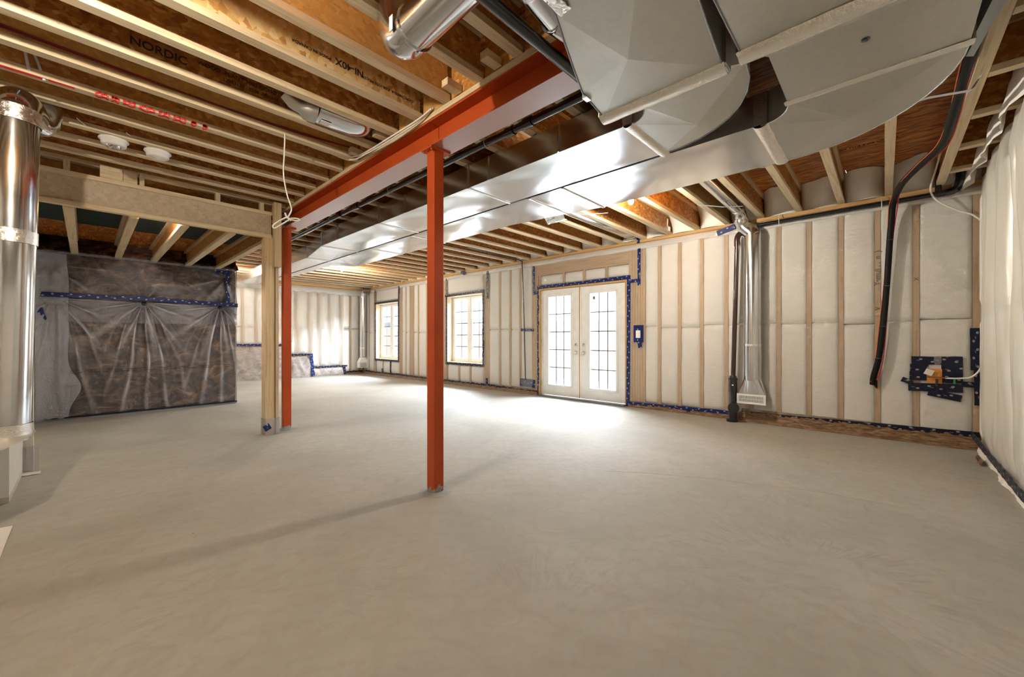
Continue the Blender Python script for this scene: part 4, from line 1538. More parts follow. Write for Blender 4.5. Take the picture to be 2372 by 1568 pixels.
ZB, ZT = 2.49, 2.695
dA = thing('supply_duct', 'long galvanised rectangular duct along the steel beam, turning under it', 'duct', (2.65, 4, 2.49))
XA0, XA1 = 2.375, 2.925
stA = [(XA0, y, XA1, y, ZB, ZT) for y in (1.20, 2.77, 4.39, 6.07)]
stA += [(2.56, 7.15, 2.925, 7.15, ZB, ZT), (2.545, 9.0, 2.925, 9.0, ZB, ZT), (2.545, 11.6, 2.925, 11.6, ZB, ZT)]
duct_run(dA, stA)
for y in (2.77, 4.39, 6.07):
    seam(dA, (XA0, y), (XA1, y), ZB, ZT, .03)
seam(dA, (XA0 - .01, 1.20), (XA1 + .008, 1.19), ZB, ZT, .075, bulge=.018)
seam(dA, (2.56, 7.15), (2.925, 7.15), ZB, ZT, .03)
for y in (2.50, 3.83, 5.54, 1.75):
    standing(dA, XA0, y, ZB, ZT)
# elbow: centre (2.23, 1.19), inner radius .145, outer .70
arc = []
for k in range(9):
    q = -k / 8 * PI / 2
    ci, co_ = (2.235 + .145 * math.cos(q), 1.19 + .145 * math.sin(q)), (2.235 + .69 * math.cos(q), 1.19 + .69 * math.sin(q))
    arc.append((ci[0], ci[1], co_[0], co_[1]))
mb = MB()
vs = []
for (a, b, c_, d_) in arc:
    vs += [(a, b, ZB), (c_, d_, ZB), (a, b, ZT), (c_, d_, ZT)]
fs = []
for i in range(8):
    o_ = i * 4
    fs += [(o_ + 0, o_ + 2, o_ + 6, o_ + 4), (o_ + 1, o_ + 5, o_ + 7, o_ + 3), (o_ + 2, o_ + 3, o_ + 7, o_ + 6)]
mb.add(vs, fs, 0, False)
# underside as a fan of creased facets meeting a lowered point
cx_, cy_ = 2.62, .86
mb2 = MB()
rim = [(a[2], a[3], ZB) for a in arc] + [(a[0], a[1], ZB) for a in arc[::-1]]
mid = [(cx_, cy_, ZB - .03)]
mb2.add(rim + mid, [(i, (i + 1) % len(rim), len(rim)) for i in range(len(rim))], 0, False)
mb.add(mb2.v, mb2.f, 0, False)
mb.build('duct_elbow', 'duct_dull', dA)
em = MB()
em.tube([(a[2], a[3], ZB - .001) for a in arc], .004, 6)
em.tube([(a[0], a[1], ZB - .001) for a in arc], .004, 6)
em.build('elbow_lip', 'dark_metal', dA)
# offset dropping under the beam and the run back over the camera
ZN0, ZN1 = 2.28, 2.482
nA = [(2.235, 1.05, 2.235, .50, ZB, ZT), (2.05, 1.065, 2.05, .50, 2.385, 2.60), (1.86, 1.075, 1.86, .503, ZN0, ZN1)]
duct_run(dA, nA, 'duct_offset', 'duct_dull', .0)
nA2 = [(1.86, 1.075, 1.86, .503, ZN0, ZN1), (1.60, 1.04, 1.58, .477, ZN0, ZN1), (1.455, .985, 1.43, .462, ZN0, ZN1), (1.28, .915, 1.2, .452, ZN0, ZN1),
       (1.15, .86, 1.0, .450, ZN0, ZN1), (.95, .82, .8, .45, ZN0, ZN1), (-2.4, .82, -2.4, .45, ZN0, ZN1)]
mb = MB()
vs = []
for (a, b, c_, d_, e_, f_) in nA2:
    vs += [(a, b, e_), (c_, d_, e_), (a, b, f_), (c_, d_, f_)]
fs = []
for i in range(len(nA2) - 1):
    o_ = i * 4
    fs += [(o_ + 0, o_ + 2, o_ + 6, o_ + 4), (o_ + 1, o_ + 5, o_ + 7, o_ + 3), (o_ + 2, o_ + 3, o_ + 7, o_ + 6)]
mb.add(vs, fs)
rim = [(a, b, e_) for (a, b, c_, d_, e_, f_) in nA2[:5]] + [(c_, d_, e_) for (a, b, c_, d_, e_, f_) in nA2[:5][::-1]]
mb.add(rim + [(1.50, .76, ZN0 - .028)], [(i, (i + 1) % len(rim), len(rim)) for i in range(len(rim))])
mb.add([(1.15, .86, ZN0), (1.0, .45, ZN0), (.8, .45, ZN0), (.95, .82, ZN0), (-2.4, .82, ZN0), (-2.4, .45, ZN0)], [(0, 1, 2, 3), (3, 2, 5, 4)])
mb.build('duct_section', 'duct_dull', dA)
em = MB()
em.tube([(a, b, e_ - .001) for (a, b, c_, d_, e_, f_) in nA2[:6]], .004, 6)
em.tube([(c_, d_, e_ - .001) for (a, b, c_, d_, e_, f_) in nA2[:6]], .004, 6)
em.build('pocket_lip', 'dark_metal', dA)
seam(dA, (1.865, 1.085), (1.865, .49), ZN0, ZN1, .085, bulge=.026)
MB().box(1.62, 1.66, 1.03, 1.055, ZN0 - .014, ZN0 + .03).build('duct_clip', 'duct', dA)
for (x, y) in ((2.52, 2.05), (2.60, 3.9), (2.72, 5.2), (2.6, 6.6)):
    MB().lathe((x, y, ZB - .006), [(.0001, -.001), (.010, -.001), (.010, .004)], 12).build('test_plug', 'black_pipe', dA)

dB = thing('return_duct', 'wider galvanised rectangular duct outside the first, with a large swept elbow', 'duct', (3.3, 3, 2.49))
XB0, XB1 = 2.955, 3.685
stB = [(XB0, .59, XB1, .59, ZB, ZT), (XB0, 2.14, XB1, 2.14, ZB, ZT), (XB0, 2.52, 3.60, 2.60, ZB, ZT), (XB0, 3.30, 3.51, 3.30, ZB, ZT), (XB0, 4.6, 3.51, 4.6, ZB, ZT),
       (XB0, 5.72, 3.51, 5.72, ZB, ZT), (XB0, 6.9, 3.51, 7.35, ZB, ZT), (XB0, 7.4, 3.15, 7.6, ZB, ZT), (XB0, 11.6, 3.11, 11.6, ZB, ZT)]
duct_run(dB, stB)
for (y, x1) in ((2.14, XB1), (2.54, 3.60), (4.6, 3.51), (5.72, 3.51)):
    seam(dB, (XB0, y), (x1, y), ZB, ZT, .03)
seam(dB, (XB0 - .005, .58), (XB1 + .005, .58), ZB, ZT, .085, bulge=.018)
arc = []
for k in range(13):
    q = -k / 12 * PI / 2
    arc.append((2.785 + .18 * math.cos(q), .58 + .17 * math.sin(q), 2.785 + .90 * math.cos(q), .58 + .87 * math.sin(q)))
mb = MB()
vs = []
for (a, b, c_, d_) in arc:
    vs += [(a, b, ZB), (c_, d_, ZB), (a, b, ZT), (c_, d_, ZT)]
fs = []
for i in range(12):
    o_ = i * 4
    fs += [(o_ + 0, o_ + 2, o_ + 6, o_ + 4), (o_ + 1, o_ + 5, o_ + 7, o_ + 3), (o_ + 2, o_ + 3, o_ + 7, o_ + 6)]
mb.add(vs, fs)
rim = [(a[2], a[3], ZB) for a in arc] + [(a[0], a[1], ZB) for a in arc[::-1]]
mb.add(rim + [(3.16, .16, ZB - .035)], [(i, (i + 1) % len(rim), len(rim)) for i in range(len(rim))])
mb.build('duct_elbow', 'duct_dull', dB)
em = MB()
em.tube([(a[2], a[3], ZB - .001) for a in arc], .004, 6)
em.tube([(a[0], a[1], ZB - .001) for a in arc], .004, 6)
em.build('elbow_lip', 'duct', dB)
duct_run(dB, [(2.785, .41, 2.785, -.29, ZB, ZT), (2.27, .41, 2.27, -.29, ZB, ZT)], 'duct_section', 'duct_dull', .012)
duct_run(dB, [(2.27, .41, 2.27, -.29, ZB, ZT), (2.05, .415, 2.05, -.285, 2.385, 2.60), (1.86, .425, 1.86, -.28, ZN0, ZN1)], 'duct_offset', 'duct_dull', .0)
duct_run(dB, [(1.82, .425, 1.82, -.28, ZN0, ZN1), (.80, .425, .80, -.28, ZN0, ZN1), (-2.4, .425, -2.4, -.28, ZN0, ZN1)], 'duct_section', 'duct_dull', .012)
seam(dB, (2.785, .42), (2.785, -.30), ZB, ZT, .05, bulge=.012)
seam(dB, (1.84, .435), (1.84, -.29), ZN0, ZN1, .09, bulge=.028)
em = MB()
em.tube([(1.82, .425, ZN0 - .001), (.4, .425, ZN0 - .001)], .004, 6)
em.build('pocket_lip', 'dark_metal', dB)
MB().lathe((2.42, .062, ZB - .012), [(.0001, -.001), (.016, -.001), (.019, .003), (.020, .008)], 18).build('test_plug', 'black_pipe', dB)
MB().lathe((3.10, 2.70, ZB - .004), [(.0001, -.001), (.010, -.001), (.010, .004)], 12).build('test_plug', 'black_pipe', dB)

# foil boot hanging off the far side of duct B
fbx = thing('foil_boot', 'loose foil-wrapped branch boot on the outer duct edge', 'duct boot', (3.62, 2.7, 2.6))
MB().grid(lambda a, b: (3.56 + .15 * a, 2.62 + .26 * b + .02 * noise.noise((a * 7, b * 7, 2)), 2.49 + .03 * math.sin(a * 5) + .02 * noise.noise((a * 9, b * 9, 1))), 14, 14).build('foil_wrap', 'foil_loose', fbx)

# ------------------------------------------------------------------ round pipes and ducts


def pipe_thing(name, label, cat, base, parts, group=None):
    o = thing(name, label, cat, base, group)
    for (nm, mb, mt) in parts:
        mb.build(nm, mt, o)
    return o


def ribs(path_pt, r, axis='z', w=.006):
    return MB().lathe(path_pt, [(r, -w), (r + .004, -w * .5), (r + .004, w * .5), (r, w)], 28, 0, axis)


# big round duct at the left edge
pipe_thing('round_riser_duct', 'large vertical round galvanised duct at the left edge', 'duct', (-.3, 3.9, .5), [
    ('pipe_section', MB().tube([(-.335, 3.9, .50), (-.312, 3.9, 1.75)], .101, 40, cap=False), 'pipe'),
    ('pipe_section', MB().tube([(-.312, 3.9, 1.72), (-.298, 3.9, 2.52)], .103, 40, cap=False), 'pipe'),
    ('foil_tape', MB().tube([(-.333, 3.9, .52), (-.332, 3.9, .60)], .106, 32, cap=False), 'foil'),
    ('foil_tape', MB().tube([(-.313, 3.9, 1.70), (-.312, 3.9, 1.78)], .107, 32, cap=False), 'foil'),
    ('foil_tape', MB().tube([(-.299, 3.9, 2.44), (-.298, 3.9, 2.53)], .107, 32, cap=False), 'foil'),
    ('elbow', MB().tube([(-.298, 3.9, 2.46), (-.297, 3.905, 2.53), (-.29, 3.95, 2.575), (-.28, 4.03, 2.59), (-.27, 4.12, 2.59)], .104, 32, sub=3), 'pipe'),
    ('elbow', MB().tube([(-.27, 4.10, 2.585), (-.24, 4.20, 2.575), (-.20, 4.255, 2.61), (-.18, 4.262, 2.74)], .075, 28, sub=3), 'pipe'),
])
fc = thing('mechanical_cabinet', 'white mechanical cabinet below the large round duct', 'cabinet', (-.6, 4.0, 0))
MB().box(-.95, -.42, 3.55, 4.22, 0, .46).build('body', 'white_paint', fc)
MB().box(-.95, -.40, 4.235, 4.30, 0, .47).build('side_panel', 'white_plastic', fc)
mb = MB()
mb.add([(-.95, 3.5, .46), (-.40, 3.5, .46), (-.40, 4.3, .46), (-.95, 4.3, .46), (-.45, 3.80, .53), (-.22, 3.80, .53), (-.22, 4.0, .53), (-.45, 4.0, .53)],
       [(0, 1, 5, 4), (1, 2, 6, 5), (2, 3, 7, 6), (3, 0, 4, 7), (4, 5, 6, 7), (0, 3, 2, 1)])
mb.build('plenum', 'duct_dull', fc)
MB().box(-.42, -.405, 4.05, 4.15, .02, .44).build('filter_slot', 'osb_green', fc)
MB().box(-.41, -.400, 3.86, 4.0, .15, .30).build('data_label', 'label', fc)
single(MB().grid(lambda a, b: (-.62 + .32 * a, 3.25 + .55 * b, .003 + .006 * abs(noise.noise((a * 3, b * 4, 1)))), 8, 10).build('paper_sheet', 'paper'),
       'sheet of white building paper lying on the floor at the left edge', 'paper')

# stack with floor register in the right wall
rg = thing('wall_register_duct', 'galvanised round drop with white register, nearest on the insulated wall', 'duct', (5.98, 1.26, .3))
MB().tube([(5.985, 1.265, .60), (5.985, 1.265, 2.46)], .098, 36, cap=False).build('pipe_section', 'pipe', rg)
MB().tube([(5.985, 1.265, .57), (5.985, 1.265, 1.03)], .101, 36, cap=False).build('pipe_section', 'pipe', rg)
MB().tube([(5.985, 1.265, 1.02), (5.985, 1.265, 1.05)], .1035, 36, cap=False).build('foil_tape', 'foil', rg)
MB().tube([(5.985, 1.265, 2.42), (5.985, 1.27, 2.50), (5.98, 1.34, 2.58), (5.95, 1.385, 2.66), (5.90, 1.39, 2.76), (5.78, 1.39, 2.80)], [.098, .098, .095, .085, .075, .07], 28, sub=3).build('elbow', 'pipe', rg)
MB().tube([(5.80, 1.39, 2.80), (1.95, 1.39, 2.84)], .075, 28).build('pipe_section', 'pipe', rg)
MB().tube([(5.80, 1.39, 2.80), (5.70, 1.39, 2.803)], .079, 28).build('foil_tape', 'foil', rg)
mb = MB()
top = [(5.985 + .098 * math.cos(a_), 1.265 + .098 * math.sin(a_), .60) for a_ in [2 * PI * k / 24 for k in range(24)]]
bot = []
for k in range(24):
    a_ = 2 * PI * k / 24
    cx2, sy2 = math.cos(a_), math.sin(a_)
    m_ = max(abs(cx2), abs(sy2))
    bot.append((5.985 + .07 * cx2 / m_, 1.265 + .15 * sy2 / m_, .39))
mb.add(top + bot, [(k, (k + 1) % 24, 24 + (k + 1) % 24, 24 + k) for k in range(24)])
mb.build('boot', 'pipe', rg)
MB().box(5.91, 6.055, 1.115, 1.415, .27, .39).build('boot', 'pipe', rg)


def register(parent, x, y0, y1, z0, z1):
    g_ = MB()
    t_ = .025
    g_.box(x - .008, x, y0, y0 + t_, z0, z1).box(x - .008, x, y1 - t_, y1, z0, z1).box(x - .008, x, y0 + t_, y1 - t_, z0, z0 + t_).box(x - .008, x, y0 + t_, y1 - t_, z1 - t_, z1)
    o_ = g_.build('register_frame', 'white_plastic', parent)
    n2_ = 16
    for i in range(n2_):
        y = y0 + t_ + (y1 - y0 - 2 * t_) * (i + .5) / n2_
        MB().obox((x - .003, y, (z0 + z1) / 2), (.004, .003, 0), (-.0006, .001, 0), (0, 0, (z1 - z0) / 2 - t_)).build('louvre', 'white_plastic', o_)
    MB().box(x - .003, x + .001, y0 + t_, y1 - t_, (z0 + z1) / 2 - .002, (z0 + z1) / 2 + .002).build('cross_bar', 'white_plastic', o_)
    MB().box(x + .003, x + .006, y0 + .01, y1 - .01, z0 + .01, z1 - .01).build('damper', 'dark_metal', o_)


register(rg, 5.908, 1.10, 1.43, .265, .395)
# far register stack in the corner
rf = thing('wall_register_duct', 'galvanised round drop with white register in the far corner', 'duct', (6.0, 12.1, .2))
MB().tube([(6.0, 12.10, .52), (6.0, 12.10, 2.40)], .10, 28, cap=False).build('pipe_section', 'pipe', rf)
MB().tube([(6.0, 12.10, .80), (6.0, 12.10, .84)], .104, 28, cap=False).build('foil_tape', 'foil', rf)
MB().tube([(6.0, 12.10, 2.36), (6.0, 12.08, 2.50), (6.0, 11.95, 2.60), (5.98, 11.85, 2.66)], .10, 28, sub=3).build('elbow', 'pipe', rf)
MB().tube([(5.98, 11.86, 2.60), (5.95, 11.75, 2.61)], .115, 28).build('elbow', 'pipe', rf)
mb = MB()
top = [(6.0 + .10 * math.cos(2 * PI * k / 24), 12.10 + .10 * math.sin(2 * PI * k / 24), .52) for k in range(24)]
bot = []
for k in range(24):
    cx2, sy2 = math.cos(2 * PI * k / 24), math.sin(2 * PI * k / 24)
    m_ = max(abs(cx2), abs(sy2))
    bot.append((6.0 + .15 * cx2 / m_, 12.10 + .09 * sy2 / m_, .38))
mb.add(top + bot, [(k, (k + 1) % 24, 24 + (k + 1) % 24, 24 + k) for k in range(24)])
mb.build('boot', 'white_plastic', rf)
MB().box(5.84, 6.11, 12.01, 12.17, .20, .38).build('register_box', 'white_plastic', rf)
for i in range(7):
    MB().box(5.87, 6.08, 12.004, 12.012, .225 + i * .02, .233 + i * .02).build('louvre', 'grille_grey', rf)

# drain stack beside the near register
ds = thing('drain_stack', 'dark brown-black plastic drain stack with cleanout beside the near register', 'pipe', (5.96, 1.47, 0))
MB().tube([(5.96, 1.49, .55), (5.96, 1.44, 2.42)], .029, 20).build('stack_pipe', 'brown_pipe', ds)
MB().tube([(5.96, 1.44, 2.38), (5.96, 1.44, 2.46), (5.97, 1.41, 2.52), (6.0, 1.34, 2.54)], .036, 20, sub=3).build('elbow', 'brown_pipe', ds)
MB().tube([(5.96, 1.44, 2.36), (5.96, 1.44, 2.41)], .038, 20).build('coupling', 'brown_pipe', ds)
MB().tube([(5.96, 1.49, .40), (5.96, 1.49, .56), (5.96, 1.49, .62)], [.052, .052, .040], 20).build('coupling', 'black_pipe', ds)
MB().tube([(5.96, 1.49, .56), (5.96, 1.49, .59)], .056, 20).build('coupling', 'black_pipe', ds)
MB().tube([(5.96, 1.49, .0), (5.96, 1.49, .42)], .048, 20).build('stack_pipe', 'black_pipe', ds)
cm = MB()
cm.tube([(5.95, 1.485, .20), (5.86, 1.46, .20)], .062, 24)
co_ = cm.build('cleanout', 'black_pipe', ds)
MB().tube([(5.87, 1.463, .20), (5.852, 1.458, .20)], .068, 24).build('cleanout_cap', 'black_pipe', ds)
MB().obox((5.848, 1.457, .20), (.006, .002, 0), (0, .02, .02), (0, -.006, .006)).build('cap_grip', 'black_pipe', ds)
MB().box(5.90, 5.905, 1.47, 1.49, .49, .505).build('pipe_sticker', 'label', ds)
MB().tube([(5.96, 1.50, .0), (5.96, 1.50, .03)], .07, 20).build('base_collar', 'black_pipe', ds)

# horizontal black pipe at the head of the wall
hp = thing('gas_pipe', 'horizontal black pipe along the top of the insulated wall', 'pipe', (6.05, .3, 2.62))
MB().tube([(6.055, 1.22, 2.615), (6.055, -.50, 2.625)], .026, 16).build('pipe_section', 'black_pipe', hp)
MB().tube([(6.055, -.46, 2.62), (6.05, -.53, 2.64), (6.05, -.56, 2.72), (6.05, -.57, 2.84)], .036, 16, sub=3).build('elbow', 'black_pipe', hp)
MB().tube([(6.05, -.41, 2.64), (6.05, -.41, 2.76)], .026, 14).build('branch', 'black_pipe', hp)
MB().tube([(6.055, -.40, 2.62), (6.055, -.46, 2.62)], .034, 16).build('tee', 'black_pipe', hp)
for y in (.02, .98):
    MB().tube([(6.055, y, 2.70), (6.025, y, 2.66), (6.02, y, 2.61), (6.04, y, 2.57)], .004, 8).build('pipe_hanger', 'strap', hp)

# black drain along the beam
ap = thing('drain_pipe', 'long black plastic drain pipe running beside the steel beam', 'pipe', (2.07, 4, 2.6))
MB().tube([(2.07, 1.10, 2.60), (2.07, 4.35, 2.60)], .026, 18).build('pipe_section', 'black_pipe', ap)
MB().tube([(2.07, 4.35, 2.60), (2.10, 8.0, 2.60)], .026, 18).build('pipe_section', 'black_pipe', ap)
for y in (1.78, 1.95, 4.3, 4.75):
    MB().tube([(2.07, y - .035, 2.60), (2.07, y + .035, 2.60)], .034, 18).build('coupling', 'black_pipe', ap)
for y in (2.20, 3.6, 5.0):
    MB().tube([(2.07 + .031 * math.cos(a_), y, 2.60 + .031 * math.sin(a_)) for a_ in [PI * 2 * k / 12 for k in range(13)]], .002, 6).build('pipe_hanger', 'strap', ap)
a2 = thing('branch_pipe', 'black plastic branch pipe crossing in front of the beam near the ducts', 'pipe', (1.3, 1.13, 2.45))
MB().tube([(.1, 1.150, 2.452), (1.98, 1.130, 2.452)], .027, 18).build('pipe_section', 'black_pipe', a2)
MB().tube([(1.95, 1.13, 2.452), (2.03, 1.13, 2.46), (2.07, 1.13, 2.52), (2.07, 1.12, 2.60)], .031, 16, sub=3).build('elbow', 'black_pipe', a2)

# round takeoff with foil near the ducts
tk = thing('foil_takeoff', 'round galvanised takeoff with crumpled foil on the near duct side', 'duct', (1.25, 1.0, 2.5))
MB().tube([(1.40, 1.035, 2.50), (1.26, 1.02, 2.50), (1.12, 1.0, 2.50)], .058, 26, sub=2).build('pipe_section', 'pipe', tk)
MB().tube([(1.45, .99, 2.47), (1.39, 1.03, 2.50), (1.36, 1.035, 2.50)], .064, 26, sub=3).build('elbow', 'pipe', tk)
MB().tube([(1.20, 1.01, 2.50), (1.14, 1.0, 2.505), (1.04, .98, 2.51)], [.062, .078, .09], 22, sub=4).build('foil_wrap', 'foil_loose', tk)
MB().grid(lambda a, b: (.96 + .20 * a, .80 + .05 * b, ZN1 - .2 - .006 - .018 * abs(noise.noise((a * 11, b * 9, 2)))), 16, 6).build('foil_wrap', 'foil_loose', tk)

# round duct end at the top of the frame
td = thing('round_branch_duct', 'shiny round branch duct with collar near the top of the frame', 'duct', (1.07, 1.6, 2.6))
MB().tube([(1.075, 1.70, 2.602), (1.065, 1.0, 2.602)], .093, 36).build('pipe_section', 'pipe', td)
MB().tube([(1.075, 1.66, 2.602), (1.075, 1.72, 2.602), (1.065, 1.755, 2.63), (1.055, 1.775, 2.70), (1.055, 1.775, 2.88)], [.097, .097, .095, .093, .093], 30, sub=3).build('elbow', 'pipe', td)
MB().tube([(1.075, 1.635, 2.602), (1.075, 1.65, 2.602)], .101, 36).build('collar', 'pipe', td)
MB().box(.972, .975, 1.67, 1.70, 2.56, 2.63).build('duct_sticker', 'label', td)

# oval duct in a joist bay, left
ov = thing('oval_stack_duct', 'flattened oval galvanised duct lying in a joist bay left of the beam', 'duct', (1.3, 2.97, 2.75))
MB().tube([(1.12, 2.98, 2.74), (1.44, 2.98, 2.75), (1.51, 2.98, 2.80)], [.10, .10, .085], 26, sub=4, flat=(1.05, .55)).build('oval_pipe', 'pipe', ov)
MB().tube([(.93, 3.0, 2.80), (1.0, 3.0, 2.755), (1.13, 2.98, 2.74)], [.05, .055, .09], 24, sub=4, flat=(1, .75)).build('reducer', 'duct_dull', ov)
MB().box(1.15, 1.22, 2.94, 3.0, 2.682, 2.686).build('duct_sticker', 'label', ov)

o2 = thing('joist_bay_duct', 'flat galvanised duct run in the joist bay above the doors', 'duct', (4.5, 3.01, 2.8))
MB().tube([(3.2, 3.01, 2.80), (6.02, 3.01, 2.80)], .12, 26, flat=(1, .5)).build('oval_pipe', 'pipe', o2)
MB().tube([(5.98, 3.01, 2.80), (6.03, 3.01, 2.80)], .13, 26, flat=(1, .55)).build('collar', 'duct', o2)

# ------------------------------------------------------------------ cables
ca = thing('line_set', 'thick black sleeve with red and orange cables hanging down the insulated wall', 'cable', (6.0, 0, .6))
path = [(2.4, -.342, 2.66), (3.2, -.343, 2.66), (3.7, -.345, 2.66), (4.15, -.345, 2.655), (4.6, -.33, 2.65), (4.95, -.24, 2.64), (5.35, -.14, 2.63), (5.75, -.09, 2.62), (5.94, -.072, 2.58),
        (6.0, -.06, 2.46), (6.02, -.045, 2.2), (6.03, -.02, 1.7), (6.03, .01, 1.25), (6.035, .045, .90), (6.05, .085, .70), (6.07, .095, .60)]
MB().tube(path, .028, 14, sub=5).build('sleeve', 'foam_black', ca)
rs_ = random.Random(2)
MB().tube([(p[0] - (.004 if i > 8 else 0), p[1] - .027 + .010 * math.sin(i * 1.3), p[2] - .008 + .01 * math.cos(i * 2)) for i, p in enumerate(path[:-1])] + [(6.04, .12, .63)], .0055, 8, sub=5).build('red_cable', 'red_cable', ca)
MB().tube([(p[0] - .006, p[1] + .027 + .006 * math.sin(i * 1.7), p[2] - .006) for i, p in enumerate(path[:-1])], .0035, 8, sub=5).build('orange_cable', 'orange_cable', ca)
for i in (2, 6, 10, 11, 12, 13):
    p = path[i]
    MB().lathe(p, [(.030, -.005), (.0315, 0), (.030, .005)], 16, 0, 'z' if i > 8 else 'x').build('cable_tie', 'black_pipe', ca)
MB().tube([(6.06, .085, .64), (6.10, .06, .56)], [.03, .004], 10).build('tape_tail', 'foam_black', ca)

pc = thing('water_tubing', 'thin white tubing looping down the corner to the taped patch', 'cable', (6.0, -.55, .7))
MB().tube([(5.2, -.385, 2.86), (5.75, -.375, 2.80), (5.98, -.355, 2.72), (6.0, -.36, 2.62), (6.0, -.42, 2.52), (6.05, -.55, 2.42), (6.05, -.66, 2.34), (6.07, -.715, 2.2), (6.06, -.725, 1.6), (6.05, -.72, 1.1),
           (6.03, -.70, .85), (6.03, -.64, .74), (6.04, -.55, .715), (6.06, -.46, .71)], .008, 10, sub=5).build('tube', 'white_cable', pc)
MB().tube([(6.055, -.57, .712), (6.06, -.33, .715)], .0075, 10).build('copper_stub', 'copper', pc)
MB().tube([(6.06, -.40, .70), (6.06, -.40, .62)], .010, 10).build('valve_body', 'black_pipe', pc)
MB().tube([(6.055, -.525, .70), (6.055, -.525, .655)], .009, 10).build('valve_handle', 'green_plastic', pc)
single(MB().obox((6.065, -.345, .765), (.003, 0, 0), (0, .03, .012), (0, -.012, .028)).build('valve_tag', 'paper'), 'small tan tag on the copper valve in the taped patch', 'tag')

dc = thing('door_cable', 'thin black conduit dropping down the wall left of the doors', 'cable', (6.08, 5.35, .3))
MB().tube([(4.5, 5.28, 2.70), (5.6, 5.33, 2.70), (6.03, 5.385, 2.695), (6.06, 5.385, 2.62), (6.066, 5.37, 2.3), (6.066, 5.33, 1.3), (6.066, 5.30, .28)], .010, 10, sub=4).build('conduit', 'black_pipe', dc)

nm = thing('house_cables', 'white electrical cables looping along the plate on the steel beam', 'cable', (1.6, 3, 2.69))
MB().tube([(1.64, 2.30, 2.72), (1.62, 2.45, 2.685), (1.60, 2.8, 2.672), (1.61, 3.15, 2.69), (1.60, 3.40, 2.715), (1.52, 3.62, 2.78), (1.35, 3.75, 2.84), (1.1, 3.70, 2.88)], .006, 8, sub=5).build('cable', 'white_cable', nm)
MB().tube([(1.655, 2.30, 2.73), (1.63, 2.48, 2.678), (1.615, 2.85, 2.665), (1.615, 3.2, 2.68), (1.60, 3.48, 2.71), (1.45, 3.66, 2.80)], .006, 8, sub=5).build('cable', 'white_cable', nm)

rc = thing('red_tubing', 'bundle of red cables threaded through a joist web at upper left', 'cable', (.3, 3.44, 2.76))
for i in range(2):
    MB().tube([(-1.5, 3.425 - i * .004, 2.80 + i * .012), (-.3, 3.425, 2.775 + i * .012), (.6, 3.43, 2.765), (1.2, 3.432, 2.77 + .01 * i), (1.6, 3.43, 2.80)], .005, 8, sub=4).build('cable', 'red_dark', rc)

# tied white cord hanging at the header
rp = thing('hanging_cord', 'white cord hanging from a joist, knotted in a bow by the header', 'cord', (1.08, 3.4, 2.0))
MB().tube([(1.06, 3.42, 2.72), (1.055, 3.42, 2.55), (1.05, 3.42, 2.40), (1.075, 3.42, 2.25), (1.10, 3.40, 2.14), (1.08, 3.40, 2.075)], .0055, 10, sub=5).build('cord', 'white_cable', rp)
MB().tube([(1.08, 3.40, 2.075), (1.02, 3.40, 2.03), (.975, 3.41, 1.985), (.985, 3.41, 1.965), (1.04, 3.40, 2.01), (1.09, 3.395, 2.055)], .0055, 10, sub=5).build('cord', 'white_cable', rp)
MB().tube([(1.09, 3.395, 2.06), (1.13, 3.39, 2.068), (1.155, 3.385, 2.062), (1.13, 3.385, 2.048), (1.08, 3.395, 2.052)], .0055, 10, sub=5).build('cord', 'white_cable', rp)
MB().tube([(1.07, 3.395, 2.065), (1.08, 3.385, 2.052), (1.09, 3.395, 2.045), (1.085, 3.405, 2.06), (1.07, 3.40, 2.06), (1.05, 3.39, 2.095)], .0065, 10, sub=5).build('knot', 'white_cable', rp)

# hanger straps


def strap(label, pts_, w=.02, mat='strap'):
    mb_ = MB()
    P_ = [Vector(p) for p in pts_]
    for a, b in zip(P_, P_[1:]):
        d = (b - a)
        nn = Vector((-d.y, d.x, 0)).normalized() * w / 2
        mb_.obox((a + b) / 2, d / 2, nn, (0, 0, .0008))
    return single(mb_.build('hanger_strap', mat), label, 'strap')


strap('pale duct hanger strap from the big elbow seam to the joists at the right', [(2.95, -.305, 2.50), (2.88, -.36, 2.60), (2.78, -.42, 2.705)], .035)
strap('second pale hanger strap above the first at the upper right corner', [(2.78, -.312, 2.50), (2.70, -.36, 2.60), (2.60, -.42, 2.705)], .03)
strap('pale strap from the swept elbow across to the single joist', [(3.50, -.06, 2.58), (3.56, -.20, 2.61), (3.66, -.385, 2.622), (3.68, -.425, 2.705)], .028)
strap('pale strap between the outer duct and a joist above the register drop', [(3.69, 1.02, 2.60), (4.0, .98, 2.66), (4.30, .80, 2.706)], .022)
strap('short pale strap under the round pipe near the register drop', [(4.95, 1.62, 2.706), (5.2, 1.40, 2.69), (5.38, 1.24, 2.706)], .022)
strap('short pale strap near the duct in the bay above the doors', [(3.9, 2.96, 2.706), (4.3, 2.79, 2.69), (4.5, 2.55, 2.706)], .022)
single(MB().box(.42, .455, 4.115, 4.12, 2.72, 2.90).build('hanger_strap', 'strap'), 'short pale strap upright on a joist web near the ceiling alarms', 'strap')
zt_ = thing('zip_strap', 'pale plastic straps tied to a joist above the large round duct', 'strap', (-.2, 3.7, 2.8))
MB().tube([(-.26, 3.745, 2.90), (-.245, 3.74, 2.80), (-.235, 3.74, 2.725)], .007, 8).build('strap_tail', 'strap', zt_)
MB().tube([(-.235, 3.745, 2.90), (-.20, 3.75, 2.79), (-.175, 3.76, 2.70)], .007, 8).build('strap_tail', 'strap', zt_)

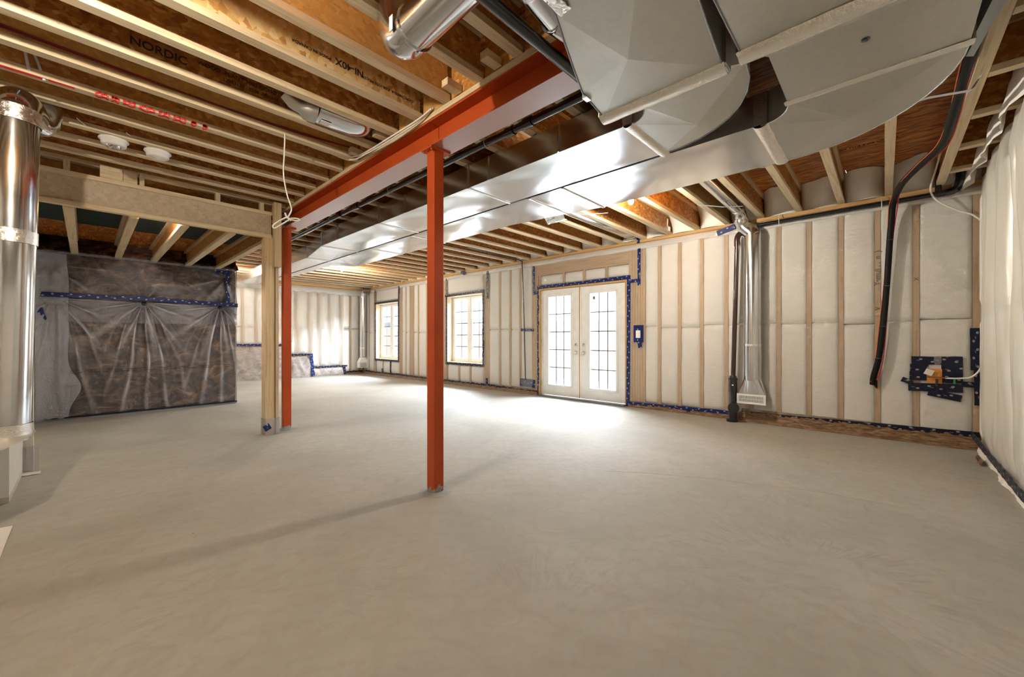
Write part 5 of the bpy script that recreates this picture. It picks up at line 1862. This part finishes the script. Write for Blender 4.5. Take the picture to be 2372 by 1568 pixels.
# ------------------------------------------------------------------ ceiling devices and lamps
for (x, y, lab, lens) in ((.150, 4.50, 'round white ceiling device with clear lens, left of the pair', True), (.415, 4.52, 'round white smoke alarm, right of the pair on the joists', False)):
    o = thing('ceiling_alarm', lab, 'alarm', (x, y, 2.70), None)
    MB().lathe((x, y, 2.709), [(.0001, 0), (.088, 0), (.090, -.008), (.078, -.014), (.074, -.045), (.060, -.052), (.0001, -.054)], 32).build('housing', 'white_plastic', o)
    if lens:
        MB().lathe((x, y, 2.655), [(.045, 0), (.040, -.012), (.025, -.020), (.0001, -.022)], 24).build('lens', 'pipe', o)
    else:
        MB().lathe((x, y, 2.655), [(.02, 0), (.018, -.003), (.0001, -.003)], 20).build('test_button', 'white_paint', o)
    MB().tube([(x - .06, y - .05, 2.712), (x - .14, y - .10, 2.718), (x - .20, y - .14, 2.75)], .004, 8, sub=4).build('lead_wire', 'white_cable', o)


def bulb(x, y, z, lab, mat='bulb'):
    o = thing('bulb_socket', lab, 'lamp', (x, y, z))
    MB().lathe((x, y, z), [(.0001, .0), (.055, .0), (.055, -.012), (.032, -.030), (.022, -.040), (.0001, -.040)], 24).build('socket', 'white_plastic', o)
    MB().lathe((x, y, z - .038), [(.013, .0), (.016, -.012), (.028, -.038), (.030, -.055), (.024, -.075), (.010, -.086), (.0001, -.088)], 16).build('bulb_glass', mat, o)


bulb(3.80, 8.62, 2.708, 'lit bare bulb in a porcelain socket in the far room')
bulb(4.06, 2.02, 2.708, 'lit bare bulb half hidden behind the outer duct')
bulb(-.45, 1.95, 2.708, 'lit bare bulb in the mechanical area out of view', 'bulb_dim')
bulb(2.05, 10.6, 2.708, 'added unseen bulb in the far room behind the end of the brown wall', 'bulb_added')  # added out of sight to brighten the far wall
bulb(.50, 5.42, 2.522, 'added unseen bulb under the low back ceiling', 'bulb_added')  # added behind the header to brighten the brown wall and its film
# switch and outlet by the doors
swi = thing('light_switch', 'white switch in a blue taped surround right of the doors', 'switch', (6.08, 2.9, 1.2))
tape_strip(R, [(2.90, 1.335), (2.90, 1.06)], .165, swi, 'tape', .030)
tape_strip(R, [(2.885, 1.07), (2.87, .97)], .06, swi, 'tape', .034)
MB().box(6.070, 6.088, 2.862, 2.935, 1.13, 1.25).build('switch_plate', 'white_plastic', swi)
MB().box(6.064, 6.072, 2.885, 2.912, 1.16, 1.22).build('rocker', 'white_paint', swi)
ob = thing('junction_box', 'metal junction box with coiled cable on a joist end near the drain stack', 'box', (5.9, 2.36, 2.73))
MB().box(5.86, 5.95, 2.33, 2.39, 2.72, 2.78).build('box_shell', 'duct', ob)
MB().tube([(5.90, 2.36, 2.78), (5.88, 2.34, 2.86), (5.92, 2.36, 2.90), (5.96, 2.38, 2.84), (5.92, 2.36, 2.77)], .006, 8, sub=5).build('coiled_cable', 'white_cable', ob)

# ------------------------------------------------------------------ outside
gr = single(MB().box(6.45, 30, -8, 30, -.25, -.05).build('ground_outside', 'snow'), 'pale ground outside the windows', 'ground', 'structure')
fe = thing('garden_fence', 'weathered wooden board fence outside the windows', 'fence', (9.6, 9, 0))
rr = random.Random(9)
for i in range(84):
    y = 4.6 + i * .15
    MB().box(9.6, 9.62, y, y + .14, -.05, 1.62 + .012 * rr.random()).build('fence_board', 'fence', fe)
for k, (y0, y1, lab) in enumerate(((1.0, 13.2, 'pale neighbouring house seen through the patio doors'), (14.2, 30.0, 'second pale neighbouring house seen through the windows'))):
    hs = thing('neighbour_house', lab, 'house', (14, (y0 + y1) / 2, 0))
    ym = (y0 + y1) / 2
    MB().add([(14, y0, -.05), (14, y1, -.05), (14, y1, 3.6), (14, ym, 5.8), (14, y0, 3.6), (20, y0, -.05), (20, y1, -.05), (20, y1, 3.6), (20, ym, 5.8), (20, y0, 3.6)],
             [(0, 4, 3, 2, 1), (5, 6, 7, 8, 9), (0, 1, 6, 5), (1, 2, 7, 6), (0, 5, 9, 4)]).build('house_wall', 'stucco', hs)
    MB().add([(13.7, y0 - .3, 3.5), (20.3, y0 - .3, 3.5), (20.3, ym, 5.95), (13.7, ym, 5.95), (13.7, y1 + .3, 3.5), (20.3, y1 + .3, 3.5)], [(0, 1, 2, 3), (3, 2, 5, 4)]).build('roof', 'fence', hs)
    for j in range(3):
        yw = y0 + 1.6 + j * (y1 - y0 - 3) / 3
        MB().box(13.96, 14.0, yw, yw + 1.0, 1.0, 2.2).build('house_window', 'grille_grey', hs)
